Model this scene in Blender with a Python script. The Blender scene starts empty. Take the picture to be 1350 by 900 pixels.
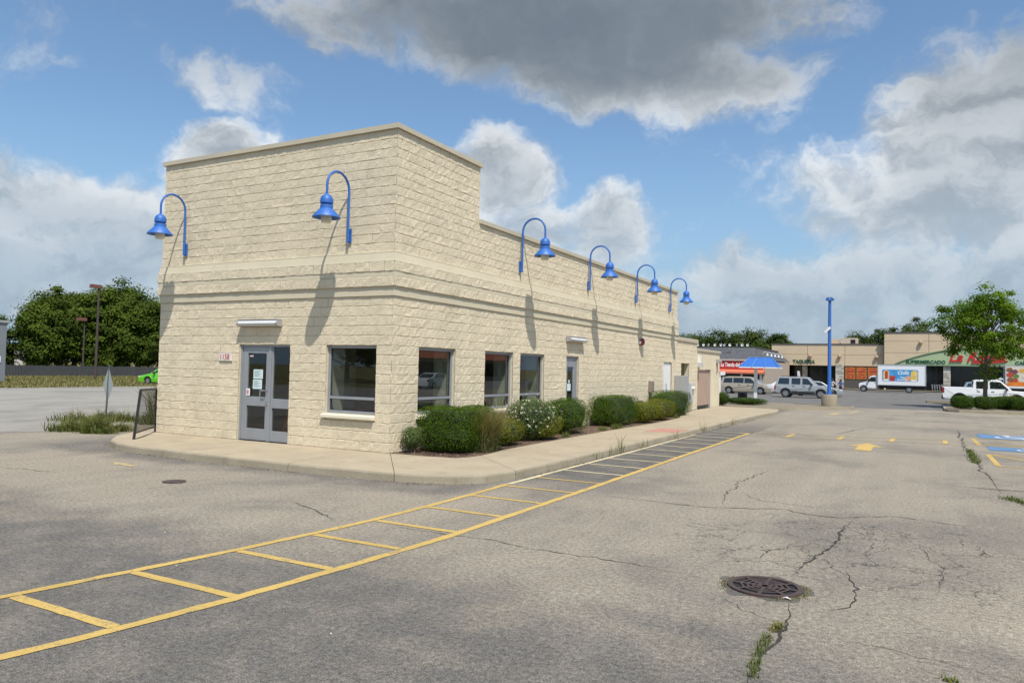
import bpy, bmesh, math, random
import numpy as np
from mathutils import Vector, Matrix
random.seed(7); RS = np.random.RandomState(11)
S = bpy.context.scene; COL = S.collection
R = math.radians
ORD = ['first', 'second', 'third', 'fourth', 'fifth', 'sixth', 'seventh', 'eighth', 'ninth', 'tenth', 'eleventh', 'twelfth', 'thirteenth', 'fourteenth']

# ------------------------------------------------------------------ camera
CAM = (9.86, -12.80, 2.0)
yaw, pitch, roll = R(28.5), R(2.087), R(1.257)
fw = Vector((-math.sin(yaw)*math.cos(pitch), math.cos(yaw)*math.cos(pitch), math.sin(pitch)))
rt = Vector((math.cos(yaw), math.sin(yaw), 0)); up = rt.cross(fw)
r2 = math.cos(roll)*rt + math.sin(roll)*up; u2 = -math.sin(roll)*rt + math.cos(roll)*up
cd = bpy.data.cameras.new('camera'); cam = bpy.data.objects.new('camera', cd); COL.objects.link(cam)
cd.sensor_width = 36; cd.lens = 986.8/1350*36; cd.clip_end = 5000; cd.clip_start = .05
M = Matrix((r2, u2, -fw)).transposed().to_4x4(); M.translation = Vector(CAM); cam.matrix_world = M
S.camera = cam
S.render.resolution_x, S.render.resolution_y = 1024, 682
S.view_settings.view_transform = 'Standard'; S.view_settings.look = 'None'
S.view_settings.gamma = 1; S.view_settings.exposure = 0.40; S.view_settings.use_curve_mapping = False

# ------------------------------------------------------------------ node helper
class NT:
    def __init__(s, nt): s.nt = nt
    def new(s, t, **k):
        n = s.nt.nodes.new(t)
        for a, b in k.items(): setattr(n, a, b)
        return n
    def put(s, sock, v):
        if v is None: return
        if isinstance(v, bpy.types.NodeSocket): s.nt.links.new(v, sock)
        else:
            if isinstance(v, (tuple, list)) and len(v) == 3 and sock.type == 'RGBA': v = (*v, 1)
            sock.default_value = v
    def m(s, op, a, b=None, c=None, clamp=False):
        n = s.new('ShaderNodeMath', operation=op, use_clamp=clamp)
        for i, v in enumerate((a, b, c)): s.put(n.inputs[i], v)
        return n.outputs[0]
    def vm(s, op, a, b=None, c=None):
        n = s.new('ShaderNodeVectorMath', operation=op)
        s.put(n.inputs[0], a); s.put(n.inputs[1], b)
        if c is not None: s.put(n.inputs['Scale'], c)
        return n.outputs['Value'] if op in ('DOT_PRODUCT', 'LENGTH', 'DISTANCE') else n.outputs['Vector']
    def noise(s, vec, scale, detail=4, rough=.55, dist=0.0, col=False):
        n = s.new('ShaderNodeTexNoise'); s.put(n.inputs['Vector'], vec)
        n.inputs['Scale'].default_value = scale; n.inputs['Detail'].default_value = detail
        n.inputs['Roughness'].default_value = rough; n.inputs['Distortion'].default_value = dist
        return n.outputs['Color' if col else 'Fac']
    def vor(s, vec, scale, feature='F1', detail=0, rnd=1.0):
        n = s.new('ShaderNodeTexVoronoi', feature=feature); s.put(n.inputs['Vector'], vec)
        n.inputs['Scale'].default_value = scale; n.inputs['Randomness'].default_value = rnd
        if 'Detail' in n.inputs: n.inputs['Detail'].default_value = detail
        return n.outputs['Distance']
    def rng(s, v, a, b, c=0.0, d=1.0, smooth=True):
        n = s.new('ShaderNodeMapRange'); n.interpolation_type = 'SMOOTHSTEP' if smooth else 'LINEAR'; n.clamp = True
        s.put(n.inputs['Value'], v)
        for i, x in zip(('From Min', 'From Max', 'To Min', 'To Max'), (a, b, c, d)): s.put(n.inputs[i], x)
        return n.outputs['Result']
    def mix(s, f, a, b, blend='MIX'):
        n = s.new('ShaderNodeMix', data_type='RGBA', blend_type=blend)
        s.put(n.inputs['Factor'], f); s.put(n.inputs['A'] if False else n.inputs[6], a); s.put(n.inputs[7], b)
        return n.outputs[2]
    def sep(s, v):
        n = s.new('ShaderNodeSeparateXYZ'); s.put(n.inputs[0], v); return n.outputs
    def comb(s, x, y, z):
        n = s.new('ShaderNodeCombineXYZ')
        for i, v in enumerate((x, y, z)): s.put(n.inputs[i], v)
        return n.outputs[0]

# ------------------------------------------------------------------ sun + sky
sd = Vector((1.0, -.95, 2.35)).normalized()          # towards the sun
sl = bpy.data.lights.new('sun', 'SUN'); sl.energy = 3.9; sl.angle = R(.55); sl.color = (1, .955, .88)
so = bpy.data.objects.new('sun', sl); COL.objects.link(so); so.location = (20, -20, 40)
so.rotation_euler = (-sd).to_track_quat('-Z', 'Y').to_euler()

W = bpy.data.worlds.new('World'); S.world = W; W.use_nodes = True
wt = W.node_tree; wt.nodes.clear(); n = NT(wt)
tc = n.new('ShaderNodeTexCoord'); D = n.vm('NORMALIZE', tc.outputs['Generated'])
sky = n.new('ShaderNodeTexSky', sky_type='NISHITA'); sky.sun_disc = False
sky.sun_elevation = math.asin(sd.z); sky.sun_rotation = math.atan2(sd.x, sd.y)
sky.air_density = 1.0; sky.dust_density = 1.2; sky.ozone_density = 1.6
# cumulus heaps round the whole horizon: (azimuth, elevation, half width, half height, weight)
BL = [(-.44, .435, .40, .070, 1.9), (-.36, .385, .20, .055, 1.5), (-.22, .37, .11, .045, 1.0), (-.17, .465, .14, .03, .5),
      (.075, .26, .15, .125, 1.9), (.03, .20, .15, .07, 1.4), (-.07, .235, .06, .045, .9), (.05, .12, .2, .05, .9),
      (-1.08, .175, .13, .055, 1.4), (-.98, .135, .09, .045, 1.1), (-1.12, .095, .16, .04, 1.1), (-.86, .245, .075, .040, 1.25), (-.86, .345, .05, .022, .25),
      (-.52, .245, .090, .055, 1.4), (-.375, .185, .060, .050, 1.2), (-.46, .18, .09, .04, 1.0), (-.20, .13, .06, .04, .9), (-.13, .105, .07, .04, .9), (-.10, .19, .035, .03, .8), (-.25, .05, .4, .035, .8),
      (.60, .3, .25, .1, 1.3), (1.3, .25, .3, .1, 1.2), (2.1, .32, .3, .1, 1.2), (2.9, .25, .3, .1, 1.2), (-1.6, .3, .25, .09, 1.3), (-2.3, .25, .3, .1, 1.2)]
wc = n.new('ShaderNodeTexNoise'); n.put(wc.inputs['Vector'], D); wc.inputs['Scale'].default_value = 11; wc.inputs['Detail'].default_value = 4; wc.inputs['Roughness'].default_value = .6
wv = n.vm('ADD', D, n.vm('SCALE', n.vm('SUBTRACT', wc.outputs['Color'], (.5, .5, .5)), None, .085))
x, y, z = n.sep(wv)
ae = n.comb(n.m('ARCTAN2', x, y), n.m('ARCSINE', n.m('MINIMUM', n.m('MAXIMUM', z, -1.0), 1.0)), 0.0)
blob = None
for a, e, ra, re, wgt in BL:
    q = n.new('ShaderNodeVectorMath', operation='MULTIPLY_ADD'); n.put(q.inputs[0], ae)
    q.inputs[1].default_value = (1/ra, 1/re, 0); q.inputs[2].default_value = (-a/ra, -e/re, 0)
    q = n.m('MULTIPLY_ADD', n.vm('DOT_PRODUCT', q.outputs[0], q.outputs[0]), -wgt, wgt)
    blob = q if blob is None else n.m('SMOOTH_MAX', blob, q, .4)
blob = n.m('MAXIMUM', blob, -.95)
def fbm(vec): return n.noise(n.vm('MULTIPLY', vec, (1, 1, 1.6)), 6.0, 8, .62, .25)
n0 = fbm(wv); n1 = fbm(n.vm('ADD', wv, (.012, -.010, .030)))
dz = n.sep(D)[2]
low = n.rng(dz, .03, .24, .42, 0.0)                       # cloud decks pile up towards the horizon
den = n.m('ADD', n.m('MULTIPLY', n.m('SUBTRACT', n0, .5), 4.2), n.m('MULTIPLY_ADD', blob, .78, low))
alpha = n.rng(den, -.50, .72); alpha = n.m('MULTIPLY', alpha, n.rng(dz, .03, .22, .80, .95))
thick = n.rng(n.m('ADD', den, n.m('MULTIPLY', blob, .35)), .2, 2.0)
lit = n.rng(n.m('SUBTRACT', n0, n1), -.13, .12)
under = n.rng(dz, .27, .38)                              # high up we look at the shaded bases
soft = n.m('MULTIPLY', n.m('SUBTRACT', 1.0, n.m('MULTIPLY', thick, .42)), n.m('SUBTRACT', 1.0, n.m('MULTIPLY', under, n.m('MULTIPLY_ADD', thick, .50, .40))))
shade = n.m('MULTIPLY', n.m('MULTIPLY_ADD', lit, .62, .38), soft)
shade = n.m('MULTIPLY', shade, n.rng(dz, .02, .24, .42, 1.0))
ccol = n.mix(shade, n.mix(n.rng(dz, .10, .34), (.20, .275, .355), (.125, .155, .185)), (.655, .68, .70))
skyc = n.vm('MULTIPLY', sky.outputs[0], (.098, .112, .117))
skyc = n.mix(n.rng(dz, -.02, .30, .85, .0), skyc, (.235, .355, .485))
bgc = n.mix(alpha, skyc, ccol)
bgc = n.mix(n.rng(dz, -.02, .0), (.10, .10, .09), bgc)
bg = n.new('ShaderNodeBackground'); n.put(bg.inputs[0], bgc); bg.inputs[1].default_value = 1.0
wo = n.new('ShaderNodeOutputWorld'); wt.links.new(bg.outputs[0], wo.inputs[0])
W.cycles.sampling_method = 'MANUAL'; W.cycles.sample_map_resolution = 512

# ------------------------------------------------------------------ materials
MATS = {}
def mat(name, col, rough=.6, metal=0.0, var=.0, vs=3.0, fine=0.0, fs=60.0, bump=0.0, bs=40.0, bd=.01, dirt=0.0, spec=.5, coat=0.0, island=0.0):
    """principled with procedural colour variation (patchy + fine grain), dirt blotches and bump"""
    if name in MATS: return MATS[name]
    m = bpy.data.materials.new(name); m.use_nodes = True; MATS[name] = m
    q = NT(m.node_tree); b = m.node_tree.nodes['Principled BSDF']
    geo = q.new('ShaderNodeNewGeometry'); P = geo.outputs['Position']
    c = (*col, 1)
    cur = q.mix(0.0, c, c)
    if island:
        oi = q.new('ShaderNodeObjectInfo')
        k = q.m('ADD', q.m('MULTIPLY', q.m('ADD', q.m('MULTIPLY', geo.outputs['Random Per Island'], .6), q.m('MULTIPLY', oi.outputs['Random'], .4)), 2*island), 1-island)
        cur = q.vm('SCALE', cur, None, k)
    if var:
        k = q.rng(q.noise(P, vs, 5, .6), .3, .7, 1-var, 1+var, False)
        cur = q.vm('SCALE', cur, None, k)
    if fine:
        k = q.rng(q.noise(P, fs, 2, .6), .3, .7, 1-fine, 1+fine, False)
        cur = q.vm('SCALE', cur, None, k)
    if dirt:
        k = q.rng(q.noise(q.vm('MULTIPLY', P, (1, 1, .35)), vs*1.7, 6, .65), .52, .78, 0, dirt)
        cur = q.mix(k, cur, (col[0]*.45, col[1]*.42, col[2]*.36))
    q.put(b.inputs['Base Color'], cur)
    b.inputs['Roughness'].default_value = rough; b.inputs['Metallic'].default_value = metal
    b.inputs['Specular IOR Level'].default_value = spec
    if coat: b.inputs['Coat Weight'].default_value = coat; b.inputs['Coat Roughness'].default_value = .05
    if bump:
        bn = q.new('ShaderNodeBump'); bn.inputs['Strength'].default_value = bump; bn.inputs['Distance'].default_value = bd
        q.put(bn.inputs['Height'], q.noise(P, bs, 5, .65)); q.put(b.inputs['Normal'], bn.outputs[0])
    return m

def leafmat(name, c0, c1, trans=.3, c2=None):
    if name in MATS: return MATS[name]
    m = bpy.data.materials.new(name); m.use_nodes = True; MATS[name] = m
    t = m.node_tree; t.nodes.clear(); q = NT(t)
    geo = q.new('ShaderNodeNewGeometry')
    at = q.new('ShaderNodeAttribute', attribute_name='tone')
    f = q.m('ADD', q.m('MULTIPLY', at.outputs['Fac'], .75), q.m('MULTIPLY', q.noise(geo.outputs['Position'], 2.2, 3), .35))
    col = q.mix(q.rng(f, .1, .95, smooth=False), c0, c1)
    if c2: col = q.mix(q.rng(at.outputs['Fac'], .93, .95), col, c2)
    d = q.new('ShaderNodeBsdfPrincipled'); q.put(d.inputs['Base Color'], col); d.inputs['Roughness'].default_value = .65
    d.inputs['Specular IOR Level'].default_value = .05
    tr = q.new('ShaderNodeBsdfTranslucent'); q.put(tr.inputs[0], q.vm('MULTIPLY', col, (1.25, 1.3, .6)))
    mx = q.new('ShaderNodeMixShader'); mx.inputs[0].default_value = trans
    t.links.new(d.outputs[0], mx.inputs[1]); t.links.new(tr.outputs[0], mx.inputs[2])
    o = q.new('ShaderNodeOutputMaterial'); t.links.new(mx.outputs[0], o.inputs[0])
    return m

def glassmat(name, tint=(.55, .6, .58), refl=1.0):
    m = bpy.data.materials.new(name); m.use_nodes = True; t = m.node_tree; t.nodes.clear(); q = NT(t)
    tr = q.new('ShaderNodeBsdfTransparent'); tr.inputs[0].default_value = (*tint, 1)
    gl = q.new('ShaderNodeBsdfGlossy'); gl.inputs['Roughness'].default_value = .01; gl.inputs[0].default_value = (.95, .97, 1, 1)
    fr = q.new('ShaderNodeFresnel'); fr.inputs[0].default_value = 1.65
    f = q.m('MULTIPLY', q.m('MULTIPLY', fr.outputs[0], 1.25*refl, clamp=True), q.m('SUBTRACT', 1.0, q.new('ShaderNodeNewGeometry').outputs['Backfacing']))
    mx = q.new('ShaderNodeMixShader'); q.put(mx.inputs[0], f)
    t.links.new(tr.outputs[0], mx.inputs[1]); t.links.new(gl.outputs[0], mx.inputs[2])
    o = q.new('ShaderNodeOutputMaterial'); t.links.new(mx.outputs[0], o.inputs[0]); MATS[name] = m
    return m

CREAM = (.685, .592, .428)
m_block = mat('split_face_block', CREAM, .85, var=.07, vs=1.1, fine=.12, fs=45, bump=1.0, bs=36, bd=.021, dirt=.20, island=.06, spec=.2)
m_mortar = mat('mortar', (.56, .495, .365), .9, var=.1, vs=6, spec=.2)
m_smooth = mat('smooth_block', (.58, .515, .375), .8, var=.05, vs=1.3, fine=.04, fs=90, bump=.15, bs=120, bd=.004, dirt=.12, spec=.2)
m_trim = mat('pale_trim', (.70, .64, .50), .7, var=.04, vs=2, spec=.2)
m_coping = mat('coping_metal', (.50, .44, .325), .5, var=.05, vs=2.0, dirt=.15)
m_alu = mat('grey_aluminium', (.33, .345, .365), .42, metal=.35, var=.06, vs=3, fine=.03, fs=150)
m_glass = glassmat('window_glass', (.78, .82, .80))
m_blue = mat('blue_enamel', (.028, .125, .42), .5, var=.06, vs=8)
m_lens = mat('frosted_lens', (.62, .58, .47), .3, var=.06, vs=20)
m_concrete = mat('walk_concrete', (.365, .305, .215), .88, var=.09, vs=1.3, fine=.10, fs=70, bump=.3, bs=90, bd=.005, dirt=.38, island=.06, spec=.2)
m_kerb = mat('kerb_concrete', (.29, .25, .18), .9, var=.12, vs=1.5, fine=.12, fs=60, bump=.7, bs=30, bd=.02, dirt=.5, spec=.2)
m_mulch = mat('mulch', (.15, .105, .075), .95, var=.3, vs=6, fine=.6, fs=38, bump=1.0, bs=45, bd=.03, spec=.1)
m_white = mat('white_paint', (.78, .78, .77), .4, var=.03, vs=3)
m_steel = mat('steel', (.62, .63, .64), .28, metal=.9)
m_black = mat('black_metal', (.018, .018, .02), .5)
m_red = mat('red_paint', (.42, .02, .018), .45, var=.05)
m_paper = mat('notice_paper', (.60, .72, .72), .7, var=.05, vs=30)
m_room = mat('interior_wall', (.50, .46, .38), .8, var=.05)
m_roomf = mat('interior_floor', (.14, .095, .07), .5, var=.15, vs=4)
m_tan = mat('tan_gate', (.40, .28, .215), .75, var=.08, vs=2, dirt=.15)
m_rust = mat('rusty_brown', (.060, .044, .036), .7, var=.15, vs=5)
m_iron = mat('cast_iron', (.085, .055, .048), .65, metal=.3, var=.25, vs=12, bump=.3, bs=120, bd=.003)
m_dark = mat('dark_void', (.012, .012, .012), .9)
m_bark = mat('bark', (.16, .125, .10), .9, var=.25, vs=10, bump=.8, bs=25, bd=.02, spec=.1)
m_greybox = mat('utility_grey', (.33, .33, .32), .5, var=.06, vs=4, dirt=.12)

# ------------------------------------------------------------------ mesh helper
class MB:
    def __init__(s): s.v = []; s.f = []; s.mi = []; s.cur = 0
    def add(s, vs, fs):
        o = len(s.v); s.v += [tuple(p) for p in vs]; s.f += [tuple(i+o for i in f) for f in fs]; s.mi += [s.cur]*len(fs); return s
    def mat(s, i): s.cur = i; return s
    def box(s, x0, x1, y0, y1, z0, z1):
        return s.add([(x0,y0,z0),(x1,y0,z0),(x1,y1,z0),(x0,y1,z0),(x0,y0,z1),(x1,y0,z1),(x1,y1,z1),(x0,y1,z1)],
                     [(0,3,2,1),(4,5,6,7),(0,1,5,4),(1,2,6,5),(2,3,7,6),(3,0,4,7)])
    def tube(s, pts, r, seg=8, cap=True):
        pts = [Vector(p) for p in pts]; k = len(pts)
        rr = r if isinstance(r, (list, tuple)) else [r]*k
        vs = []; ref = None
        for i, p in enumerate(pts):
            t = (pts[min(i+1, k-1)] - pts[max(i-1, 0)]).normalized()
            if ref is None:
                ref = Vector((0,0,1)) if abs(t.z) < .9 else Vector((1,0,0))
            a = (ref - t*ref.dot(t)).normalized(); b = t.cross(a); ref = a
            for j in range(seg):
                an = 2*math.pi*j/seg; vs.append(p + (a*math.cos(an) + b*math.sin(an))*rr[i])
        fs = [(i*seg+j, i*seg+(j+1) % seg, (i+1)*seg+(j+1) % seg, (i+1)*seg+j) for i in range(k-1) for j in range(seg)]
        if cap: fs += [tuple(range(seg))[::-1], tuple((k-1)*seg+j for j in range(seg))]
        return s.add(vs, fs)
    def lathe(s, prof, c=(0,0,0), seg=20, axis='z', cap=True):
        vs = []
        for r_, h in prof:
            for j in range(seg):
                a = 2*math.pi*j/seg; u, w = r_*math.cos(a), r_*math.sin(a)
                p = (u, w, h) if axis == 'z' else ((u, h, w) if axis == 'y' else (h, u, w))
                vs.append((p[0]+c[0], p[1]+c[1], p[2]+c[2]))
        k = len(prof)
        fs = [(i*seg+j, i*seg+(j+1) % seg, (i+1)*seg+(j+1) % seg, (i+1)*seg+j) for i in range(k-1) for j in range(seg)]
        if cap:
            fs += [tuple(range(seg))[::-1], tuple((k-1)*seg+j for j in range(seg))]
        return s.add(vs, fs)
    def prism(s, poly, a, b, axis='z'):
        """polygon extruded along an axis: z -> poly (x,y); y -> poly (x,z); x -> poly (y,z)"""
        k = len(poly)
        def P(p, h): return (p[0], p[1], h) if axis == 'z' else ((p[0], h, p[1]) if axis == 'y' else (h, p[0], p[1]))
        vs = [P(p, a) for p in poly] + [P(p, b) for p in poly]
        return s.add(vs, [tuple(range(k))[::-1], tuple(range(k, 2*k))] + [(i, (i+1) % k, k+(i+1) % k, k+i) for i in range(k)])
    def build(s, name, m, parent=None, loc=(0,0,0), smooth=False, bevel=0.0, fix=True):
        me = bpy.data.meshes.new(name); me.from_pydata(s.v, [], s.f)
        for q in (m if isinstance(m, (list, tuple)) else [m]): me.materials.append(q)
        if any(s.mi): me.polygons.foreach_set('material_index', s.mi)
        if fix:
            b = bmesh.new(); b.from_mesh(me); bmesh.ops.recalc_face_normals(b, faces=b.faces); b.to_mesh(me); b.free()
        if smooth:
            me.polygons.foreach_set('use_smooth', [True]*len(me.polygons))
            me.set_sharp_from_angle(angle=R(38))
        o = bpy.data.objects.new(name, me); COL.objects.link(o); o.location = loc
        if parent: o.parent = parent
        if bevel:
            bm = o.modifiers.new('bevel', 'BEVEL'); bm.width = bevel; bm.segments = 2; bm.limit_method = 'ANGLE'; bm.angle_limit = R(40)
        return o

def tag(o, label=None, cat=None, group=None, kind=None):
    if label: o['label'] = label
    if cat: o['category'] = cat
    if group: o['group'] = group
    if kind: o['kind'] = kind
    return o
def thing(name, label, cat, loc=(0,0,0), rz=0.0, group=None):
    o = bpy.data.objects.new(name, None); COL.objects.link(o); o.empty_display_size = .2
    o.location = loc; o.rotation_euler = (0, 0, rz); return tag(o, label, cat, group)
def copy_tree(o, parent=None, label=None, loc=None, rz=None):
    c = o.copy(); COL.objects.link(c); c.parent = parent
    if label: c['label'] = label
    if loc is not None: c.location = loc
    if rz is not None: c.rotation_euler = (0, 0, rz)
    for ch in [q for q in bpy.data.objects if q.parent == o]: copy_tree(ch, c)
    return c
def text(name, body, size, m, parent, loc, rot, ext=.01, shear=0.0, bold=0.0, sx=1.0, align='LEFT'):
    cu = bpy.data.curves.new(name, 'FONT'); cu.body = body; cu.size = size; cu.extrude = ext; cu.shear = shear
    cu.offset = bold; cu.resolution_u = 3; cu.align_x = align
    t = bpy.data.objects.new('tmp_text', cu); COL.objects.link(t)
    me = bpy.data.meshes.new_from_object(t.evaluated_get(bpy.context.evaluated_depsgraph_get()))
    bpy.data.objects.remove(t); bpy.data.curves.remove(cu)
    me.name = name; me.materials.clear(); me.materials.append(m)
    o = bpy.data.objects.new(name, me); COL.objects.link(o); o.location = loc; o.rotation_euler = rot; o.scale = (sx, 1, 1)
    if parent: o.parent = parent
    return o
FRONT = (math.pi/2, 0, 0)                       # text standing upright, read from -Y
SIDE = (math.pi/2, 0, math.pi/2)                # read from +X

def fast_mesh(name, V, F, m, parent=None, tone=None, mi=None, loc=(0,0,0)):
    """V (n,3), F (k,4) quads as numpy"""
    me = bpy.data.meshes.new(name); nv, nf = len(V), len(F); w = F.shape[1]
    me.vertices.add(nv); me.vertices.foreach_set('co', np.ascontiguousarray(V, np.float32).ravel())
    me.loops.add(nf*w); me.loops.foreach_set('vertex_index', np.ascontiguousarray(F, np.int32).ravel())
    me.polygons.add(nf); me.polygons.foreach_set('loop_start', np.arange(0, nf*w, w, dtype=np.int32))
    for q in (m if isinstance(m, (list, tuple)) else [m]): me.materials.append(q)
    if mi is not None: me.polygons.foreach_set('material_index', np.asarray(mi, np.int32))
    me.polygons.foreach_set('use_smooth', np.zeros(nf, bool))
    me.update(calc_edges=True)
    if tone is not None:
        a = me.attributes.new('tone', 'FLOAT', 'FACE'); a.data.foreach_set('value', np.asarray(tone, np.float32))
    o = bpy.data.objects.new(name, me); COL.objects.link(o); o.location = loc
    if parent: o.parent = parent
    return o

# ------------------------------------------------------------------ ground, lot, lanes
def ground_mat(name, base, dark, patch=.55, speck=.35, tint=(1, 1, 1), special=False, bump=.5):
    m = bpy.data.materials.new(name); m.use_nodes = True; MATS[name] = m
    q = NT(m.node_tree); b = m.node_tree.nodes['Principled BSDF']
    P = q.new('ShaderNodeNewGeometry').outputs['Position']; px, py, pz = q.sep(P)
    big = q.noise(q.vm('MULTIPLY', P, (1, .75, 1)), .30, 5, .62, .4)
    mid = q.noise(P, 1.7, 6, .65)
    blot = q.rng(q.m('ADD', q.m('MULTIPLY', big, .75), q.m('MULTIPLY', mid, .35)), .50, .70, 0, patch)
    if special:
        # unworn sealer: along the front kerb, inside the hatched strip and where tyres never polish it near the camera
        wob = q.m('MULTIPLY', q.m('SUBTRACT', q.noise(P, .9, 5, .65), .5), 1.7)
        strip = q.m('MULTIPLY', q.m('MULTIPLY', q.rng(q.m('ADD', py, wob), -3.0, .8), q.rng(py, 24, 12)), q.m('MULTIPLY', q.rng(px, 2.9, 3.3), q.rng(px, 5.02, 4.94)))
        kerb = q.m('MULTIPLY', q.rng(q.m('ADD', py, wob), -3.45, -2.5), q.m('MULTIPLY', q.rng(px, -9.5, -7.5), q.rng(px, 3.9, 3.1)))
        near = q.m('MULTIPLY', q.rng(q.m('ADD', py, q.m('MULTIPLY', wob, 2.2)), -5.4, -8.0), .9)
        blot = q.m('MAXIMUM', blot, q.m('MULTIPLY', q.m('MAXIMUM', strip, q.m('MAXIMUM', q.m('MULTIPLY', kerb, .8), near)), q.rng(mid, .25, .6, .45, .95)))
    col = q.mix(blot, base, dark)
    col = q.vm('SCALE', col, None, q.rng(mid, .25, .75, .90, 1.09, False))
    # exposed aggregate
    s1 = q.noise(P, 75, 2, .7); s2 = q.vor(P, 95)
    col = q.vm('SCALE', col, None, q.rng(s1, .28, .72, 1-speck, 1+speck, False))
    s3 = q.noise(P, 21, 3, .75)
    col = q.vm('SCALE', col, None, q.rng(s3, .30, .70, 1-speck*.70, 1+speck*.70, False))
    stone = q.rng(s2, .30, .16); pick = q.rng(q.noise(P, 33, 1), .50, .62)
    col = q.mix(q.m('MULTIPLY', q.m('MULTIPLY', stone, pick), .55), col, (.46, .42, .36))
    # soft tyre polish running down the lane
    tr = q.noise(q.vm('MULTIPLY', P, (1.4, .05, 1)), 1.0, 3, .6)
    col = q.vm('SCALE', col, None, q.rng(tr, .3, .7, .94, 1.07, False))
    if special:
        # crazing where the paving has broken up round the drain
        wp = q.vm('ADD', P, q.vm('SCALE', q.vm('SUBTRACT', q.noise(P, 2.4, 4, .6, col=True), (.5, .5, .5)), None, .55))
        cr = q.new('ShaderNodeTexVoronoi', feature='DISTANCE_TO_EDGE'); q.put(cr.inputs['Vector'], wp); cr.inputs['Scale'].default_value = 1.5
        cr2 = q.new('ShaderNodeTexVoronoi', feature='DISTANCE_TO_EDGE'); q.put(cr2.inputs['Vector'], wp); cr2.inputs['Scale'].default_value = 3.6
        dd = q.vm('LENGTH', q.vm('MULTIPLY', q.vm('SUBTRACT', P, (9.3, -3.2, 0)), (.36, .34, 0)))
        near = q.rng(q.m('ADD', dd, q.m('MULTIPLY', q.noise(P, .9, 3), .9)), 1.5, .8)
        patchy = q.rng(q.noise(P, 1.3, 3), .40, .58)
        l1 = q.m('MULTIPLY', q.rng(cr.outputs['Distance'], .016, .004), near)
        l2 = q.m('MULTIPLY', q.m('MULTIPLY', q.rng(cr2.outputs['Distance'], .022, .005), near), patchy)
        gp = q.rng(q.noise(P, .22, 2), .55, .68)
        l3 = q.m('MULTIPLY', q.m('MULTIPLY', q.rng(cr.outputs['Distance'], .008, .002), gp), .6)
        line = q.m('MULTIPLY', q.m('MAXIMUM', l1, q.m('MAXIMUM', q.m('MULTIPLY', l2, .9), l3)), .8)
        col = q.mix(line, col, (.045, .042, .038))
    q.put(b.inputs['Base Color'], col); b.inputs['Roughness'].default_value = .93; b.inputs['Specular IOR Level'].default_value = .22
    bn = q.new('ShaderNodeBump'); bn.inputs['Strength'].default_value = bump; bn.inputs['Distance'].default_value = .006
    q.put(bn.inputs['Height'], q.m('ADD', s1, q.m('MULTIPLY', stone, .4))); q.put(b.inputs['Normal'], bn.outputs[0])
    return m
m_asph = ground_mat('worn_asphalt', (.268, .232, .180), (.092, .088, .083), patch=.52, special=True, speck=.6)
m_lane = ground_mat('lane_asphalt', (.145, .138, .128), (.115, .11, .105), patch=.5, speck=.15)
m_conclot = ground_mat('old_pale_paving', (.285, .265, .23), (.15, .145, .13), patch=.6, speck=.12)
m_seal = ground_mat('crack_dirt', (.052, .048, .042), (.03, .028, .026), patch=.5, speck=.3)
m_tar = ground_mat('tar_patch', (.12, .112, .10), (.075, .072, .068), patch=.5, speck=.3)
m_grassg = mat('rough_grass_ground', (.15, .135, .055), .95, var=.3, vs=.25, fine=.35, fs=4, spec=.1)

def sheet(name, poly, z, m, parent=None, kind='structure', th=0.0):
    b = MB(); b.add([(p[0], p[1], z) for p in poly], [tuple(range(len(poly)))])
    o = b.build(name, m, parent, fix=False)
    if kind and not parent: o['kind'] = kind
    return o
def rect(x0, x1, y0, y1): return [(x0, y0), (x1, y0), (x1, y1), (x0, y1)]
sheet('ground', rect(-1500, 1500, -1500, 1500), -.03, m_grassg)
lot = sheet('parking_lot', rect(-30, 75, -75, 112.5), 0, m_asph)
sheet('drive_lane', [(-60, 38), (2, 39.0), (11, 41), (75, 44), (75, 107.8), (-60, 107.8)], .004, m_lane)
sheet('side_street', [(-43, -40), (-11.6, -40), (-11.6, -1.5), (-9.2, 2.5), (-9.2, 30), (-43, 30)], .006, m_conclot)
sheet('shop_pavement', rect(-60, 75, 107.8, 113), .13, m_kerb)

# painted markings -----------------------------------------------------------
def paintmat(name, col, under, wear=.45):
    m = bpy.data.materials.new(name); m.use_nodes = True; MATS[name] = m
    q = NT(m.node_tree); b = m.node_tree.nodes['Principled BSDF']; P = q.new('ShaderNodeNewGeometry').outputs['Position']
    f = q.m('ADD', q.m('MULTIPLY', q.noise(P, 2.2, 6, .7), .6), q.m('MULTIPLY', q.noise(P, 60, 3, .7), .5))
    c = q.vm('SCALE', q.mix(0.0, col, col), None, q.rng(q.noise(P, 70, 2, .6), .3, .7, .84, 1.14, False))
    c = q.vm('SCALE', c, None, q.rng(q.noise(P, 1.1, 4, .6), .3, .7, .86, 1.12, False))
    f = q.m('ADD', f, q.m('MULTIPLY', q.m('SUBTRACT', q.noise(P, 14, 5, .75), .5), .45))
    c = q.mix(q.rng(f, .58, .70, 0, wear), c, under)
    q.put(b.inputs['Base Color'], c); b.inputs['Roughness'].default_value = .85; b.inputs['Specular IOR Level'].default_value = .25
    bn = q.new('ShaderNodeBump'); bn.inputs['Strength'].default_value = .35; bn.inputs['Distance'].default_value = .005
    q.put(bn.inputs['Height'], q.noise(P, 75, 2, .7)); q.put(b.inputs['Normal'], bn.outputs[0])
    return m
m_yel = paintmat('yellow_paint', (.50, .345, .105), (.17, .15, .115), .85)
m_yelfade = paintmat('faded_yellow_paint', (.42, .335, .17), (.19, .17, .14), .9)
m_pale = paintmat('faded_white_yellow', (.56, .48, .30), (.22, .2, .16), .6)
m_blu = paintmat('blue_ground_paint', (.10, .20, .34), (.2, .19, .18), .8)
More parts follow.
